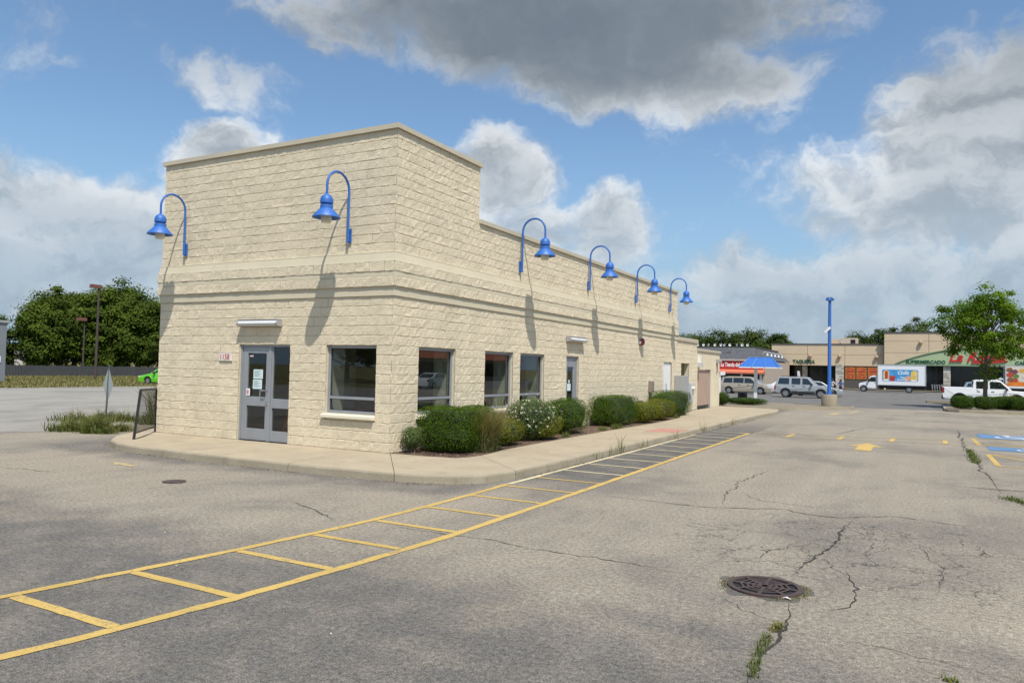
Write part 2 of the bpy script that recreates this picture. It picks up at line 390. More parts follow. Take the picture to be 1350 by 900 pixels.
m_wht = paintmat('white_ground_paint', (.62, .62, .60), (.22, .21, .2), .5)
m_redwalk = mat('red_tactile', (.42, .20, .155), .9, var=.12, vs=4, fine=.1, fs=60)

def strip(name, pts, w, m, z=.006, jag=.006, parent=None):
    """ribbon along a polyline; edges slightly uneven"""
    P = [Vector((p[0], p[1], 0)) for p in pts]; fine = []
    for a, b in zip(P[:-1], P[1:]):
        k = max(1, int((b-a).length/.12))
        for i in range(k): fine.append(a.lerp(b, i/k))
    fine.append(P[-1]); vs = []; k = len(fine)
    for i, p in enumerate(fine):
        t = (fine[min(i+1, k-1)]-fine[max(i-1, 0)]).normalized(); nn = Vector((-t.y, t.x, 0))
        ww = w[min(i*len(w)//k, len(w)-1)] if isinstance(w, list) else w
        a = ww/2 + random.uniform(-jag, jag); c = ww/2 + random.uniform(-jag, jag)
        vs += [(p.x+nn.x*a, p.y+nn.y*a, z), (p.x-nn.x*c, p.y-nn.y*c, z)]
    b = MB().add(vs, [(2*i, 2*i+1, 2*i+3, 2*i+2) for i in range(k-1)])
    return b.build(name, m, parent or lot, fix=False)
# hatched walkway strip
OUT = [(4.36, -11.2), (4.49, -9.96), (4.63, -9.19), (4.76, -8.28), (4.86, -7.12), (4.93, -6.11), (4.98, -5.18), (4.97, -1.39), (4.90, 5.05), (4.86, 13.34)]
INN = [(2.86, -11.2), (3.05, -9.9), (3.14, -9.22), (3.30, -8.18), (3.46, -7.07), (3.57, -6.08), (3.65, -5.05), (3.67, -3.9), (3.66, -2.6), (3.62, -1.35)]
strip('yellow_line', OUT, .115, m_yel, jag=.010); strip('yellow_line', INN, .105, m_yel, jag=.010)
strip('pale_line', [(3.62, -1.30), (3.60, 1.0), (3.60, 4.4), (3.52, 11.5)], .10, m_pale)
def at_poly(poly, yv):
    for a, b in zip(poly[:-1], poly[1:]):
        if a[1] <= yv <= b[1]: return a[0] + (b[0]-a[0])*(yv-a[1])/(b[1]-a[1])
    return poly[-1][0]
ys = [-10.2, -9.19, -8.20, -7.10, -6.08, -5.03, -3.87, -2.67, -1.50, -.29, .95, 2.2, 3.45, 4.7, 5.95, 7.2, 8.45, 9.7, 10.9, 12.1, 13.2]
for i, yv in enumerate(ys):
    xi = at_poly(INN, yv) if yv < -1.4 else 3.60
    strip('yellow_rung', [(xi+.06, yv+.0), (at_poly(OUT, yv)-.06, yv - .01)], .10 if yv < -3 else .085, m_yel if yv < 0 else m_pale, z=.006)
# crossing with faded lines
strip('faded_line', [(5.0, 12.30), (8.0, 12.95), (12.9, 14.15)], .09, m_yelfade, jag=.015)
strip('faded_line', [(4.9, 13.9), (8.0, 14.45), (11.3, 15.4)], .09, m_yelfade, jag=.015)
for x, y0, y1 in ((6.15, 12.67, 14.1), (7.66, 12.97, 14.4), (9.13, 13.31, 14.95), (10.6, 13.5, 15.3)):
    strip('crossing_bar', [(x, y0), (x+.03, y1)], .13, m_yel)
strip('stall_line', [(11.5, 13.9), (11.47, 16.7)], .12, m_yel)
for yv in (16.8, 14.45):
    strip('stall_line', [(11.47, yv), (16.5, yv)], .11, m_yel)
for yv in (7.8, 10.8):
    strip('stall_line', [(11.5, yv), (16.5, yv)], .11, m_yel)
strip('stall_line', [(11.5, 7.85), (11.5, 10.75)], .12, m_yel)
strip('stall_line', [(11.6, 10.7), (13.2, 7.9)], .10, m_yel); strip('stall_line', [(13.2, 10.7), (14.8, 7.9)], .10, m_yel)
def arrow(c, ang, s, m, name='arrow_marking'):
    poly = [(-.20, -1.15), (.20, -1.15), (.20, .15), (.46, .15), (0, 1.35), (-.46, .15), (-.20, .15)]
    ca, sa = math.cos(ang), math.sin(ang)
    pts = [(c[0]+s*(x*ca-y*sa), c[1]+s*(x*sa+y*ca)) for x, y in poly]
    return sheet(name, pts, .006, m, lot)
arrow((8.55, 10.75), 0, 1.0, m_yel); arrow((-3.55, -3.62), R(80), .34, m_yelfade); arrow((6.0, 30.0), 0, .9, m_yelfade)
arrow((7.52, -9.02), R(-15), .36, m_yel)
strip('stall_line', [(6.6, 30.6), (6.9, 34.6)], .14, m_yelfade)
def hc(x0, x1, y0, y1):
    sheet('blue_bay_square', rect(x0, x1, y0, y1), .008, m_blu, lot)
    cx, cy = (x0+x1)/2, (y0+y1)/2; s = (y1-y0)*.42; b = MB()
    ring = [(cx + s*.55*math.cos(a) - s*.1, cy + s*.55*math.sin(a) - s*.25) for a in [R(t) for t in range(150, 400, 15)]]
    wv = []
    for p in ring:
        wv += [(p[0], p[1], .012), ((p[0]-(cx-s*.1))*.72+cx-s*.1, (p[1]-(cy-s*.25))*.72+cy-s*.25, .012)]
    b.add(wv, [(2*i, 2*i+1, 2*i+3, 2*i+2) for i in range(len(ring)-1)])
    hx = [(cx-s*.18+s*.15*math.cos(R(t)), cy+s*.82+s*.15*math.sin(R(t)), .012) for t in range(0, 360, 30)]
    b.add(hx, [tuple(range(12))])
    for (ax, ay, bx, by) in ((-.18, .62, -.1, -.1), (-.1, -.1, .42, -.1), (.42, -.1, .62, -.72), (-.15, .3, .32, .3)):
        A = Vector((cx+ax*s, cy+ay*s, 0)); Bv = Vector((cx+bx*s, cy+by*s, 0)); t = (Bv-A).normalized(); nn = Vector((-t.y, t.x, 0))*s*.09
        b.add([(*(A+nn).xy, .014), (*(A-nn).xy, .014), (*(Bv-nn).xy, .014), (*(Bv+nn).xy, .014)], [(0, 1, 2, 3)])
    b.build('wheelchair_symbol', m_wht, lot, fix=False)
hc(11.65, 13.75, 12.2, 13.6); hc(11.7, 13.8, 17.1, 19.2)

# open cracks ----------------------------------------------------------------
def crack(pts, w0, w1, name='pavement_crack', m=None, z=.0045, rough=.05):
    P = [Vector((p[0], p[1], 0)) for p in pts]; fine = []
    for a, b in zip(P[:-1], P[1:]):
        k = max(2, int((b-a).length/.07))
        for i in range(k): fine.append(a.lerp(b, i/k))
    fine.append(P[-1]); k = len(fine); off = 0.0; vs = []
    for i, p in enumerate(fine):
        t = (fine[min(i+1, k-1)]-fine[max(i-1, 0)]).normalized(); nn = Vector((-t.y, t.x, 0))
        off = off*.82 + random.gauss(0, rough*.45); e = min(1, 4*i/k, 4*(k-1-i)/k)
        w = .78*(random.uniform(w0, w1)*(.35+.65*random.random()))*max(.15, e)
        c = p + nn*off*e
        vs += [(*(c+nn*w*.5).xy, z), (*(c-nn*w*.5).xy, z)]
    return MB().add(vs, [(2*i, 2*i+1, 2*i+3, 2*i+2) for i in range(k-1)]).build(name, m or m_seal, lot, fix=False)
CR = [([(1.81, -4.62), (2.56, -4.95), (3.3, -5.32)], .015, .045),
 ([(3.71, -5.14), (5.02, -5.2), (6.05, -5.24), (7.22, -5.28), (8.01, -5.41)], .015, .035),
 ([(8.72, -5.0), (8.82, -4.41), (8.93, -3.86), (8.93, -3.31), (9.0, -2.45), (9.06, -1.57), (9.07, -1.26)], .025, .06),
 ([(8.87, -5.79), (8.92, -6.06), (8.91, -6.44), (8.87, -6.86), (8.88, -7.28), (8.93, -7.9)], .03, .05),
 ([(8.95, -6.36), (9.3, -6.46), (9.81, -6.57), (10.27, -6.66), (11, -6.9)], .005, .012),
 ([(5.13, -1.39), (6.49, -1.51), (7.16, -1.42), (8.13, -1.03), (8.42, -1.25), (8.92, -1.23), (9.57, -.71), (10.31, -.83), (11.02, -.64)], .02, .05),
 ([(9.88, -2.35), (9.95, -3.18), (10.07, -3.48), (10.15, -3.61), (10.12, -4.29), (10.01, -4.79)], .006, .02),
 ([(10.3, -1.67), (10.38, -2.16), (10.51, -2.52), (10.45, -2.97)], .006, .018),
 ([(9.21, -4.3), (9.31, -4.81), (9.37, -5.2), (9.34, -5.61), (9.15, -5.87)], .012, .04),
 ([(8.93, -3.9), (9.18, -4.42), (9.29, -4.51)], .008, .02),
 ([(11.24, 22.0), (11.12, 15.73), (11.08, 10.27), (11.12, 5.92), (11.15, 2.99)], .04, .11),
 ([(7.26, -1.35), (7.07, .02), (7.02, 1.2), (7.06, 2.81), (7.17, 3.89)], .015, .045),
 ([(-4.84, -5.17), (-3.53, -4.91)], .02, .05), ([(-.91, -5.7), (-.76, -4.77), (-.77, -3.4)], .01, .03),
 ([(7.29, .18), (7.64, -.44), (8.33, -.52), (8.76, -.59)], .01, .03), ([(9.25, -1.44), (9.41, -2.43), (9.33, -3.31), (9.12, -3.73)], .005, .014),
 ([(7.99, -4.55), (8.33, -4.25), (8.64, -2.95)], .005, .016), ([(8.3, -5.95), (8.55, -6.2), (8.85, -6.35)], .006, .014),
 ([(7.4, 14.8), (7.7, 17.0), (8.1, 19.5)], .03, .08), ([(-20, 1), (-17, 3.5), (-13, 9)], .08, .25), ([(-33, -2), (-24, 5), (-17, 14)], .1, .35), ([(-40, 6), (-30, 14), (-24, 22)], .15, .4)]
for pts, a, b in CR: crack(pts, a, b)
crack([(10.36, 3.46), (10.9, 3.47), (11.9, 3.48), (13.5, 3.5)], .10, .16, 'tar_seam', m_tar, rough=.01)

# walk round the building: separate slabs ------------------------------------
walk = thing('sidewalk', None, None); walk['kind'] = 'structure'
outer = [(-8.6, .6), (-8.05, -.35), (-7.44, -1.2), (-6.66, -1.86), (-5.9, -2.22), (-4.99, -2.36), (-3.51, -2.40), (-2.0, -2.42), (-.49, -2.40), (.76, -2.36), (1.86, -2.25), (2.41, -2.12),
         (2.9, -1.88), (3.25, -1.45), (3.42, -.69), (3.45, .56), (3.45, 2.0), (3.42, 4.0), (3.42, 6.4), (3.42, 8.8), (3.42, 11.6), (3.46, 13.9), (3.42, 17.5), (3.50, 22.4), (3.62, 27.2), (3.3, 29.3), (2.2, 29.9), (-.6, 30.1)]
inner = [(-8.3, 1.2), (-7.72, .0), (-7.62, .0), (-7.0, .0), (-6.2, .0), (-5.0, .0), (-3.6, .0), (-2.0, .0), (-.8, .0), (.0, .0), (.02, .02), (.9, .08),
         (1.55, .22), (1.68, .5), (1.72, .9), (1.70, 1.3), (1.55, 2.2), (1.50, 4.0), (1.45, 6.4), (1.42, 8.8), (1.45, 11.6), (1.48, 13.9), (1.30, 17.5), (.06, 22.3), (.06, 25.0), (.06, 27.0), (.06, 28.5), (.06, 30.05)]
groups = [(0, 3), (3, 6), (6, 8), (8, 10), (10, 14), (14, 16), (16, 17), (17, 18), (18, 19), (19, 20), (20, 21), (21, 22), (22, 23), (23, 24), (24, 27)]
for a, b in groups:
    op = [Vector((*outer[i], 0)) for i in range(a, b+1)]; ip = [Vector((*inner[i], 0)) for i in range(a, b+1)]
    t = (op[1]-op[0]).normalized()*.006; t2 = (op[-1]-op[-2]).normalized()*.006
    op[0] += t; ip[0] += t; op[-1] -= t2; ip[-1] -= t2
    k = len(op); mb = MB(); top = .15
    sec = []
    for o_, i_ in zip(op, ip):
        dr = (i_-o_).normalized()
        sec.append([i_+Vector((0, 0, top-.12)), i_+Vector((0, 0, top)), o_+dr*.16+Vector((0, 0, top)), o_+dr*.03+Vector((0, 0, top-.006)), o_+Vector((0, 0, top-.035)), o_-dr*.03+Vector((0, 0, -.05))])
    vs = [p for s_ in sec for p in s_]; w = 6
    fs = [(i*w+j, i*w+j+1, (i+1)*w+j+1, (i+1)*w+j) for i in range(k-1) for j in range(w-1)]
    fs += [tuple(range(w)), tuple((k-1)*w+j for j in range(w))[::-1]]
    mb.mat(0).add(vs, fs)
    o = mb.build('slab', [m_concrete, m_kerb], walk)
    for p in o.data.polygons:
        if p.center.z < top-.01: p.material_index = 1
sheet('tactile_patch', [(2.35, 9.6), (3.3, 9.9), (3.34, 11.3), (2.45, 11.4)], .154, m_redwalk, walk)
# planting bed
bed = MB(); NB = 60
bp = [(-.02, .02), (.9, .085), (1.55, .225), (1.68, .5), (1.72, .9), (1.70, 1.3), (1.55, 2.2), (1.50, 4.0), (1.45, 6.4), (1.42, 8.8), (1.45, 11.6), (1.48, 13.9), (1.30, 17.5), (.06, 22.3), (-.02, 22.3)]
bed.prism(bp, .02, .142); bo = bed.build('planting_bed', m_mulch); bo['kind'] = 'structure'

# ------------------------------------------------------------------ the block building
XL = -7.58; Z0 = .15; YT = 3.46; YM = 21.40; YE = 25.05
bld = thing('restaurant_building', 'cream split-face block restaurant building with tall front parapet and grey framed windows', 'building')
def span(a, b, k): return [(a+(b-a)*i/k, a+(b-a)*(i+1)/k) for i in range(k)]
LOW = span(Z0, 2.44, 11) + span(2.44, 3.51, 5)
BELT = [(3.71, 3.925), (4.03, 4.255)]
UP_ = span(4.455, 7.12, 13)
ZLOWROOF = UP_[5][1]                         # wall head of the long wing
OPF = [(-4.60, -2.93, 0, 2.44), (-1.83, -.41, .93, 2.44)]                                            # x0 x1 z0 z1
OPS = [(.98, 2.49, .93, 2.44), (3.91, 5.44, .93, 2.44), (5.87, 7.41, .93, 2.44), (9.02, 10.0, 0, 2.44), (19.40, 20.63, 0, 2.44), (22.18, 23.58, 0, 2.44)]
# split-face unit meshes: 48 triangles each, joint edges set back
GX = np.array([-.497, -.475, -.24, .02, .25, .475, .497]); GZ = np.array([-.490, -.452, -.04, .452, .490])
def unit(seed):
    r = np.random.RandomState(seed); V = []
    for iz, zz in enumerate(GZ):
        for ix, xx in enumerate(GX):
            edge = ix in (0, 6) or iz in (0, 4)
            if edge: V.append((xx, r.uniform(.002, .006) if iz in (0, 4) else r.uniform(-.006, .003), zz))
            else:
                jx = r.uniform(-.05, .05) if ix in (2, 3, 4) else r.uniform(-.008, .008)
                jz = r.uniform(-.13, .13) if iz == 2 else r.uniform(-.05, .02)*np.sign(zz)
                V.append((xx+jx, r.uniform(-.009, .002), zz+jz))
    F = [(i*7+j, i*7+j+1, (i+1)*7+j+1, (i+1)*7+j) for i in range(4) for j in range(6)]
    return np.array(V), np.array(F)
UNITS = [unit(100+i) for i in range(14)]
UM = []
for V_, F_ in UNITS:
    me = bpy.data.meshes.new('block'); me.from_pydata([tuple(p) for p in V_], [], [tuple(f) for f in F_]); me.materials.append(m_block); UM.append(me)
def rows(a, b, z0, z1, k, ops):
    """running-bond pieces of one course between a and b, cut at openings"""
    free = [(a, b)]
    for (o0, o1, oz0, oz1) in ops:
        if oz0 < z1-.02 and oz1 > z0+.02:
            nf = []
            for p, q in free:
                if o0 > p and o1 < q: nf += [(p, o0), (o1, q)]
                elif o1 <= p or o0 >= q: nf.append((p, q))
            free = nf
    out = []; L = .405
    for p, q in free:
        s_ = math.floor((p - (L/2 if k % 2 else 0))/L)*L + (L/2 if k % 2 else 0)
        cuts = [p]; c = s_+L
        while c < q-.06:
            if c > p+.06: cuts.append(c)
            c += L
        cuts.append(q); out += list(zip(cuts[:-1], cuts[1:]))
    return out
pieces = []                                   # (facade, centre along, width, zc, h, out)
def course(facade, a, b, z0, z1, k, ops, out):
    e = out if facade == 'F' else 0
    for p, q in rows(a, b, z0, z1, k, ops): pieces.append((facade, (p+q)/2, q-p, (z0+z1)/2, z1-z0, out))
for k, (z0, z1) in enumerate(LOW):
    course('F', XL, 0, z0, z1, k, OPF, 0); course('S', 0, YE, z0, z1, k, OPS, 0)
for k, (z0, z1) in enumerate(BELT):
    course('F', XL-.07, .068, z0, z1, k, [], .07); course('S', -.068, YM+.05, z0, z1, k, [], .07)
for k, (z0, z1) in enumerate(UP_):
    course('F', XL, 0, z0, z1, k, [], 0); course('S', 0, YT if k > 5 else YM, z0, z1, k, [], 0)
def world_of(pc):
    fa, c, w, zc, h, out = pc
    return Vector((c, -out, zc)) if fa == 'F' else Vector((out, c, zc))
cv = Vector(CAM)
def area(pc):
    p = world_of(pc); d = p-cv; nrm = Vector((0, -1, 0)) if pc[0] == 'F' else Vector((1, 0, 0))
    return pc[2]*pc[4]*abs(d.normalized().dot(nrm))/d.length_squared
pieces.sort(key=area, reverse=True)
rest_v = []; rest_f = []; off = 0
for i, pc in enumerate(pieces):
    fa, c, w, zc, h, out = pc; u = RS.randint(len(UNITS)); sgn = RS.choice([-1, 1])
    if i < 300:
        o = bpy.data.objects.new('block', UM[u]); COL.objects.link(o); o.parent = bld
        o.location = world_of(pc); o.rotation_euler = (0, 0, 0 if fa == 'F' else math.pi/2); o.scale = (w, 1, h)
    else:
        V_ = UNITS[u][0]*np.array([sgn*w, 1, h]); F_ = UNITS[u][1] if sgn > 0 else UNITS[u][1][:, ::-1]
        if fa == 'F': P_ = np.stack([V_[:, 0]+c, V_[:, 1]-out, V_[:, 2]+zc], 1)
        else: P_ = np.stack([-V_[:, 1]+out, V_[:, 0]+c, V_[:, 2]+zc], 1)
        rest_v.append(P_); rest_f.append(F_+off); off += len(V_)
tag(fast_mesh('block_courses', np.concatenate(rest_v), np.concatenate(rest_f), m_block, bld), kind='stuff')
# backing walls, cut for the openings
def backing(facade, a, b, z0, z1, ops, t0=.022, t1=.24, out=0.0):
    xs = sorted(set([a, b] + [v_ for o_ in ops for v_ in o_[:2] if a < v_ < b])); mb = MB()
    for p, q in zip(xs[:-1], xs[1:]):
        op = [o_ for o_ in ops if o_[0] <= (p+q)/2 <= o_[1]]
        segs = [(z0, z1)] if not op else [(s0, s1) for s0, s1 in ((z0, op[0][2]), (op[0][3], z1)) if s1-s0 > .03]
        for s0, s1 in segs:
            if facade == 'F': mb.box(p, q, t0-out, t1, s0, s1)
            else: mb.box(-t1, -t0+out, p, q, s0, s1)
    return mb
backing('F', XL+.022, -.022, Z0-.15, 3.515, OPF).build('wall', m_mortar, bld)
backing('S', .24, YE, Z0-.15, 3.515, OPS).build('wall', m_mortar, bld)
backing('F', XL+.022, -.022, 4.45, 7.12, []).build('wall', m_mortar, bld)
backing('S', .24, YT, 4.45, 7.12, []).build('wall', m_mortar, bld)
backing('S', YT, YM, 4.45, ZLOWROOF, []).build('wall', m_mortar, bld)
def ring(mb, o, z0, z1, y_end=YM, t=.24, o2=None):
    """belt piece projecting by o (o2 at its foot) round front and long side, and the west return"""
    o2 = o if o2 is None else o2; t = -t
    def sect(z, oo): return [(XL-oo, 4.0, z), (XL-oo, -oo, z), (oo, -oo, z), (oo, y_end+(oo if y_end == YM else 0), z)]
    A = sect(z0, o2); B = sect(z1, o); C = sect(z1, t); D_ = sect(z0, t); k = 4
    mb.add(A+B+C+D_, [(i, i+1, k+i+1, k+i) for i in range(3)] + [(k+i, k+i+1, 2*k+i+1, 2*k+i) for i in range(3)] + [(3*k+i, 3*k+i+1, i+1, i) for i in range(3)] +
           [(0, k, 2*k, 3*k), (3, 7, 11, 15)])
    return mb
ring(MB(), .032, 3.512, 3.708).build('lower_band', m_smooth, bld)
ring(MB(), .046, 3.708, 3.93).build('belt_core', m_mortar, bld)
ring(MB(), .062, 3.93, 4.028).build('narrow_band', m_smooth, bld)
ring(MB(), .046, 4.028, 4.262).build('belt_core', m_mortar, bld)
ring(MB(), .030, 4.262, 4.452, o2=.062).build('sloped_band', m_smooth, bld)
ring(MB(), .075, 4.250, 4.266).build('trim_line', m_trim, bld); ring(MB(), .036, 4.446, 4.460).build('trim_line', m_trim, bld)
# west and rear walls, parapet backs, roofs
mb = MB(); mb.box(XL+.022, XL+.24, .24, YM, 0, 3.511); mb.box(XL+.022, XL+.24, .24, YT, 4.47, 7.12); mb.box(XL+.022, XL+.24, YT, YM, 3.6, ZLOWROOF)
mb.box(XL+.24, -.24, YM-.24, YM, 0, ZLOWROOF); mb.box(XL+.24, -.24, YT-.22, YT-.001, 4.0, 7.12); mb.box(XL+.3, -.24, YE-.24, YE, 0, 3.5)
mb.build('rear_wall', m_smooth, bld)
mb = MB(); mb.box(XL+.24, -.24, .24, YT-.22, 6.6, 6.7); mb.box(XL+.24, -.24, YT, YM-.24, 5.1, 5.2); mb.box(XL+.3, -.24, YM, YE-.24, 3.2, 3.3)
mb.build('roof', m_greybox, bld)
# copings: separate metal lengths
def coping_x(x0, x1, y0, y1, z, ln=3.0):
    k = max(1, round((x1-x0)/ln))
    for i in range(k):
        MB().box(x0+(x1-x0)*i/k+.002, x0+(x1-x0)*(i+1)/k-.002, y0, y1, z, z+.105).build('coping', m_coping, bld)
def coping_y(y0, y1, x0, x1, z, ln=3.0, h=.105):
    k = max(1, round((y1-y0)/ln))
    for i in range(k):
        MB().box(x0, x1, y0+(y1-y0)*i/k+.002, y0+(y1-y0)*(i+1)/k-.002, z, z+h).build('coping', m_coping, bld)
coping_x(XL-.06, .06, -.06, .27, 7.12); coping_y(.272, YT+.06, -.27, .06, 7.12); coping_x(XL-.06, -.272, YT-.25, YT+.06, 7.12); coping_y(.272, YT-.252, XL-.06, XL+.27, 7.12)
coping_y(YT+.002, YM+.06, -.27, .06, ZLOWROOF); coping_x(XL-.06, -.272, YM-.27, YM+.06, ZLOWROOF); coping_y(YT+.062, YM-.272, XL-.06, XL+.27, ZLOWROOF)
coping_y(YM+.012, YE+.05, -.27, .06, 3.50, h=.17)
# interior
mb = MB(); mb.box(XL+.26, -.25, .25, YM-.25, .10, .155); mb.build('floor', m_roomf, bld)
mb = MB(); mb.box(XL+.26, -.25, .25, YM-.25, 3.05, 3.12); mb.build('ceiling', m_room, bld)
mb = MB(); mb.box(XL+.25, -3.4, 5.2, 5.3, .155, 3.05); mb.box(-3.5, -3.4, 5.3, 20, .155, 3.05); mb.box(-2.95, -2.75, 1.9, 2.1, .155, 3.05); mb.box(-1.0, -.8, 3.35, 3.55, .155, 3.05); mb.box(-.95, -.75, 7.8, 8.0, .155, 3.05)
mb.build('partition', m_room, bld)
m_booth = mat('booth_red', (.20, .045, .03), .6, var=.1)
mb = MB(); mb.box(-1.6, -.5, .9, 1.05, .155, 1.05); mb.box(-1.6, -.5, 2.3, 2.45, .155, 1.05); mb.box(-2.8, -1.9, .8, 1.6, .155, .95); mb.box(-1.5, -.6, 4.4, 4.5, .155, 1.0); mb.box(-1.5, -.6, 5.6, 5.7, .155, 1.0)
mb.build('booth', m_booth, bld)
mb = MB(); mb.prism([(-4.05, .155), (-3.7, .155), (-3.84, .85), (-3.9, .85)], .9, 1.2, 'y'); mb.build('orange_cone', mat('orange_plastic', (.55, .12, .02), .5), bld)

# windows --------------------------------------------------------------------
def window(facade, a, b, z0, z1, rail):
    """frame + two panes + projecting sill, built in (u, depth, z); depth grows into the wall"""
    def B(mb, u0, u1, d0, d1, s0, s1):
        if facade == 'F': mb.box(u0, u1, d0, d1, s0, s1)
        else: mb.box(-d1, -d0, u0, u1, s0, s1)
        return mb
    fr = MB(); d0, d1 = .075, .175; t = .062
    B(fr, a, a+t, d0, d1, z0, z1); B(fr, b-t, b, d0, d1, z0, z1)
    B(fr, a+t, b-t, d0, d1, z1-t, z1); B(fr, a+t, b-t, d0, d1, z0, z0+t); B(fr, a+t, b-t, d0, d1, rail-.03, rail+.03)
    f = fr.build('window', m_alu, bld, bevel=.006)
    for s0, s1 in ((z0+t, rail-.03), (rail+.03, z1-t)):
        B(MB(), a+t-.005, b-t+.005, .12, .128, s0-.005, s1+.005).build('pane', m_glass, f)
        gk = MB()
        for (u0, u1, v0, v1) in ((a+t, a+t+.012, s0, s1), (b-t-.012, b-t, s0, s1), (a+t+.012, b-t-.012, s1-.012, s1), (a+t+.012, b-t-.012, s0, s0+.012)):
            B(gk, u0, u1, .105, .1195, v0, v1)
        gk.build('gasket', m_black, f)
    sl_ = MB()
    prof = [(-.085, z0-.105), (.07, z0-.105), (.07, z0-.002), (-.085, z0-.03)]
    if facade == 'F': sl_.prism([(p[0], p[1]) for p in prof], a-.06, b+.0, 'x')
    else: sl_.prism([(-p[0], p[1]) for p in prof], a-.06, b+.06, 'y')
    sl_.build('sill', m_trim, f, bevel=.01)
jm = MB()
for a, b in ((.98, 2.49), (3.91, 5.44), (5.87, 7.41)):
    for y0_, y1_ in ((b, b+.05), (a-.05, a)): jm.box(-.62, -.242, y0_, y1_, .80, 2.75)
    jm.box(-.62, -.242, a, b, .80, .86)
for x0_, x1_ in ((-1.88, -1.83), (-.41, -.36)): jm.box(x0_, x1_, .242, .62, .80, 2.75)
jm.build('window_lining', m_room, bld)
window('F', -1.83, -.41, .93, 2.44, 1.275)
for a, b in ((.98, 2.49), (3.91, 5.44), (5.87, 7.41)): window('S', a, b, .93, 2.44, 1.275)
# front door -----------------------------------------------------------------
dr = MB(); y0, y1 = .05, .15
def fb(mb, x0, x1, z0, z1, a=y0, b=y1): return mb.box(x0, x1, a, b, z0, z1)
fb(dr, -4.60, -4.55, .155, 2.44); fb(dr, -2.98, -2.93, .155, 2.44); fb(dr, -4.55, -2.98, 2.395, 2.44); fb(dr, -3.665, -3.59, .155, 2.395)
front_door = dr.build('door', m_alu, bld, bevel=.005)
lf = MB(); a, b = y0+.02, y1-.02
fb(lf, -4.545, -4.38, .165, 2.39, a, b); fb(lf, -3.76, -3.67, .165, 2.39, a, b); fb(lf, -4.38, -3.76, 2.24, 2.39, a, b); fb(lf, -4.38, -3.76, .98, 1.20, a, b); fb(lf, -4.38, -3.76, .165, .44, a, b)
lf.build('door_leaf', m_alu, front_door, bevel=.005)
sdl = MB(); fb(sdl, -3.585, -3.54, .165, 2.39, a, b); fb(sdl, -3.54, -2.985, .95, 1.17, a, b); fb(sdl, -3.54, -2.985, .165, .41, a, b)
sdl.build('side_panel', m_alu, front_door, bevel=.005)
for x0, x1, s0, s1 in ((-4.38, -3.76, 1.20, 2.24), (-4.38, -3.76, .44, .98), (-3.54, -2.985, 1.17, 2.39), (-3.54, -2.985, .41, .95)):
    MB().box(x0-.004, x1+.004, .10, .108, s0-.004, s1+.004).build('pane', m_glass, front_door)
MB().tube([(-3.70, a, 1.36), (-3.70, -.02, 1.36), (-3.83, -.02, 1.36), (-3.84, -.02, 1.34), (-3.84, -.02, 1.04), (-3.83, -.02, 1.02), (-3.70, -.02, 1.02), (-3.70, a, 1.02)], .013, 8).build('handle', m_steel, front_door, smooth=True)
MB().lathe([(.022, a-.012), (.022, a)], (-3.72, 0, 1.10), 12, 'y').build('lock', m_steel, front_door)
pp = MB()
for x0, x1, s0, s1 in ((-4.20, -3.89, 1.63, 1.85), (-4.21, -3.91, 1.385, 1.61)): pp.box(x0, x1, .094, .098, s0, s1)
pp.build('paper_notice', m_paper, front_door)
ln = MB()
for k in range(7):
    ln.box(-4.17, -3.93-.05*(k % 3), .0915, .0935, 1.81-.022*k, 1.817-.022*k)
    ln.box(-4.18, -3.95-.05*((k+1) % 3), .0915, .0935, 1.57-.022*k, 1.577-.022*k)
ln.build('print', mat('ink', (.25, .33, .35), .8), front_door)
MB().box(-4.40, -4.27, .066, .0685, 1.22, 1.39).build('sticker', m_white, front_door)
text('sticker_mark', '8', .15, m_red, front_door, (-4.385, .065, 1.25), FRONT, ext=.001, bold=.002)
MB().box(-4.34, -4.22, .094, .098, 2.15, 2.2).build('tag_sticker', mat('pale_sticker', (.55, .45, .45), .6), front_door)
# side door ------------------------------------------------------------------
def xb(mb, y0_, y1_, z0, z1, d0=.05, d1=.15): return mb.box(-d1, -d0, y0_, y1_, z0, z1)
sdm = MB(); xb(sdm, 9.02, 9.07, .155, 2.44); xb(sdm, 9.95, 10.0, .155, 2.44); xb(sdm, 9.07, 9.95, 2.39, 2.44)
side_door = sdm.build('door', m_alu, bld, bevel=.005)
lf = MB(); xb(lf, 9.075, 9.27, .165, 2.385, .07, .13); xb(lf, 9.75, 9.945, .165, 2.385, .07, .13); xb(lf, 9.27, 9.75, 2.1, 2.385, .07, .13); xb(lf, 9.27, 9.75, .165, .48, .07, .13)
lf.build('door_leaf', m_alu, side_door, bevel=.005)
xb(MB(), 9.265, 9.755, .475, 2.105, .098, .106).build('pane', m_glass, side_door)
MB().tube([(-.07, 9.82, 1.15), (.03, 9.82, 1.15), (.03, 9.82, .82), (-.07, 9.82, .82)], .014, 8).build('handle', m_steel, side_door)
MB().box(-.06, -.03, 9.26, 9.76, .80, .84).build('push_bar', m_steel, side_door)
pp = MB(); pp.box(-.0965, -.093, 9.33, 9.60, 1.33, 1.56); pp.box(-.0965, -.093, 9.42, 9.52, 1.58, 1.68); pp.build('paper_notice', m_paper, side_door)
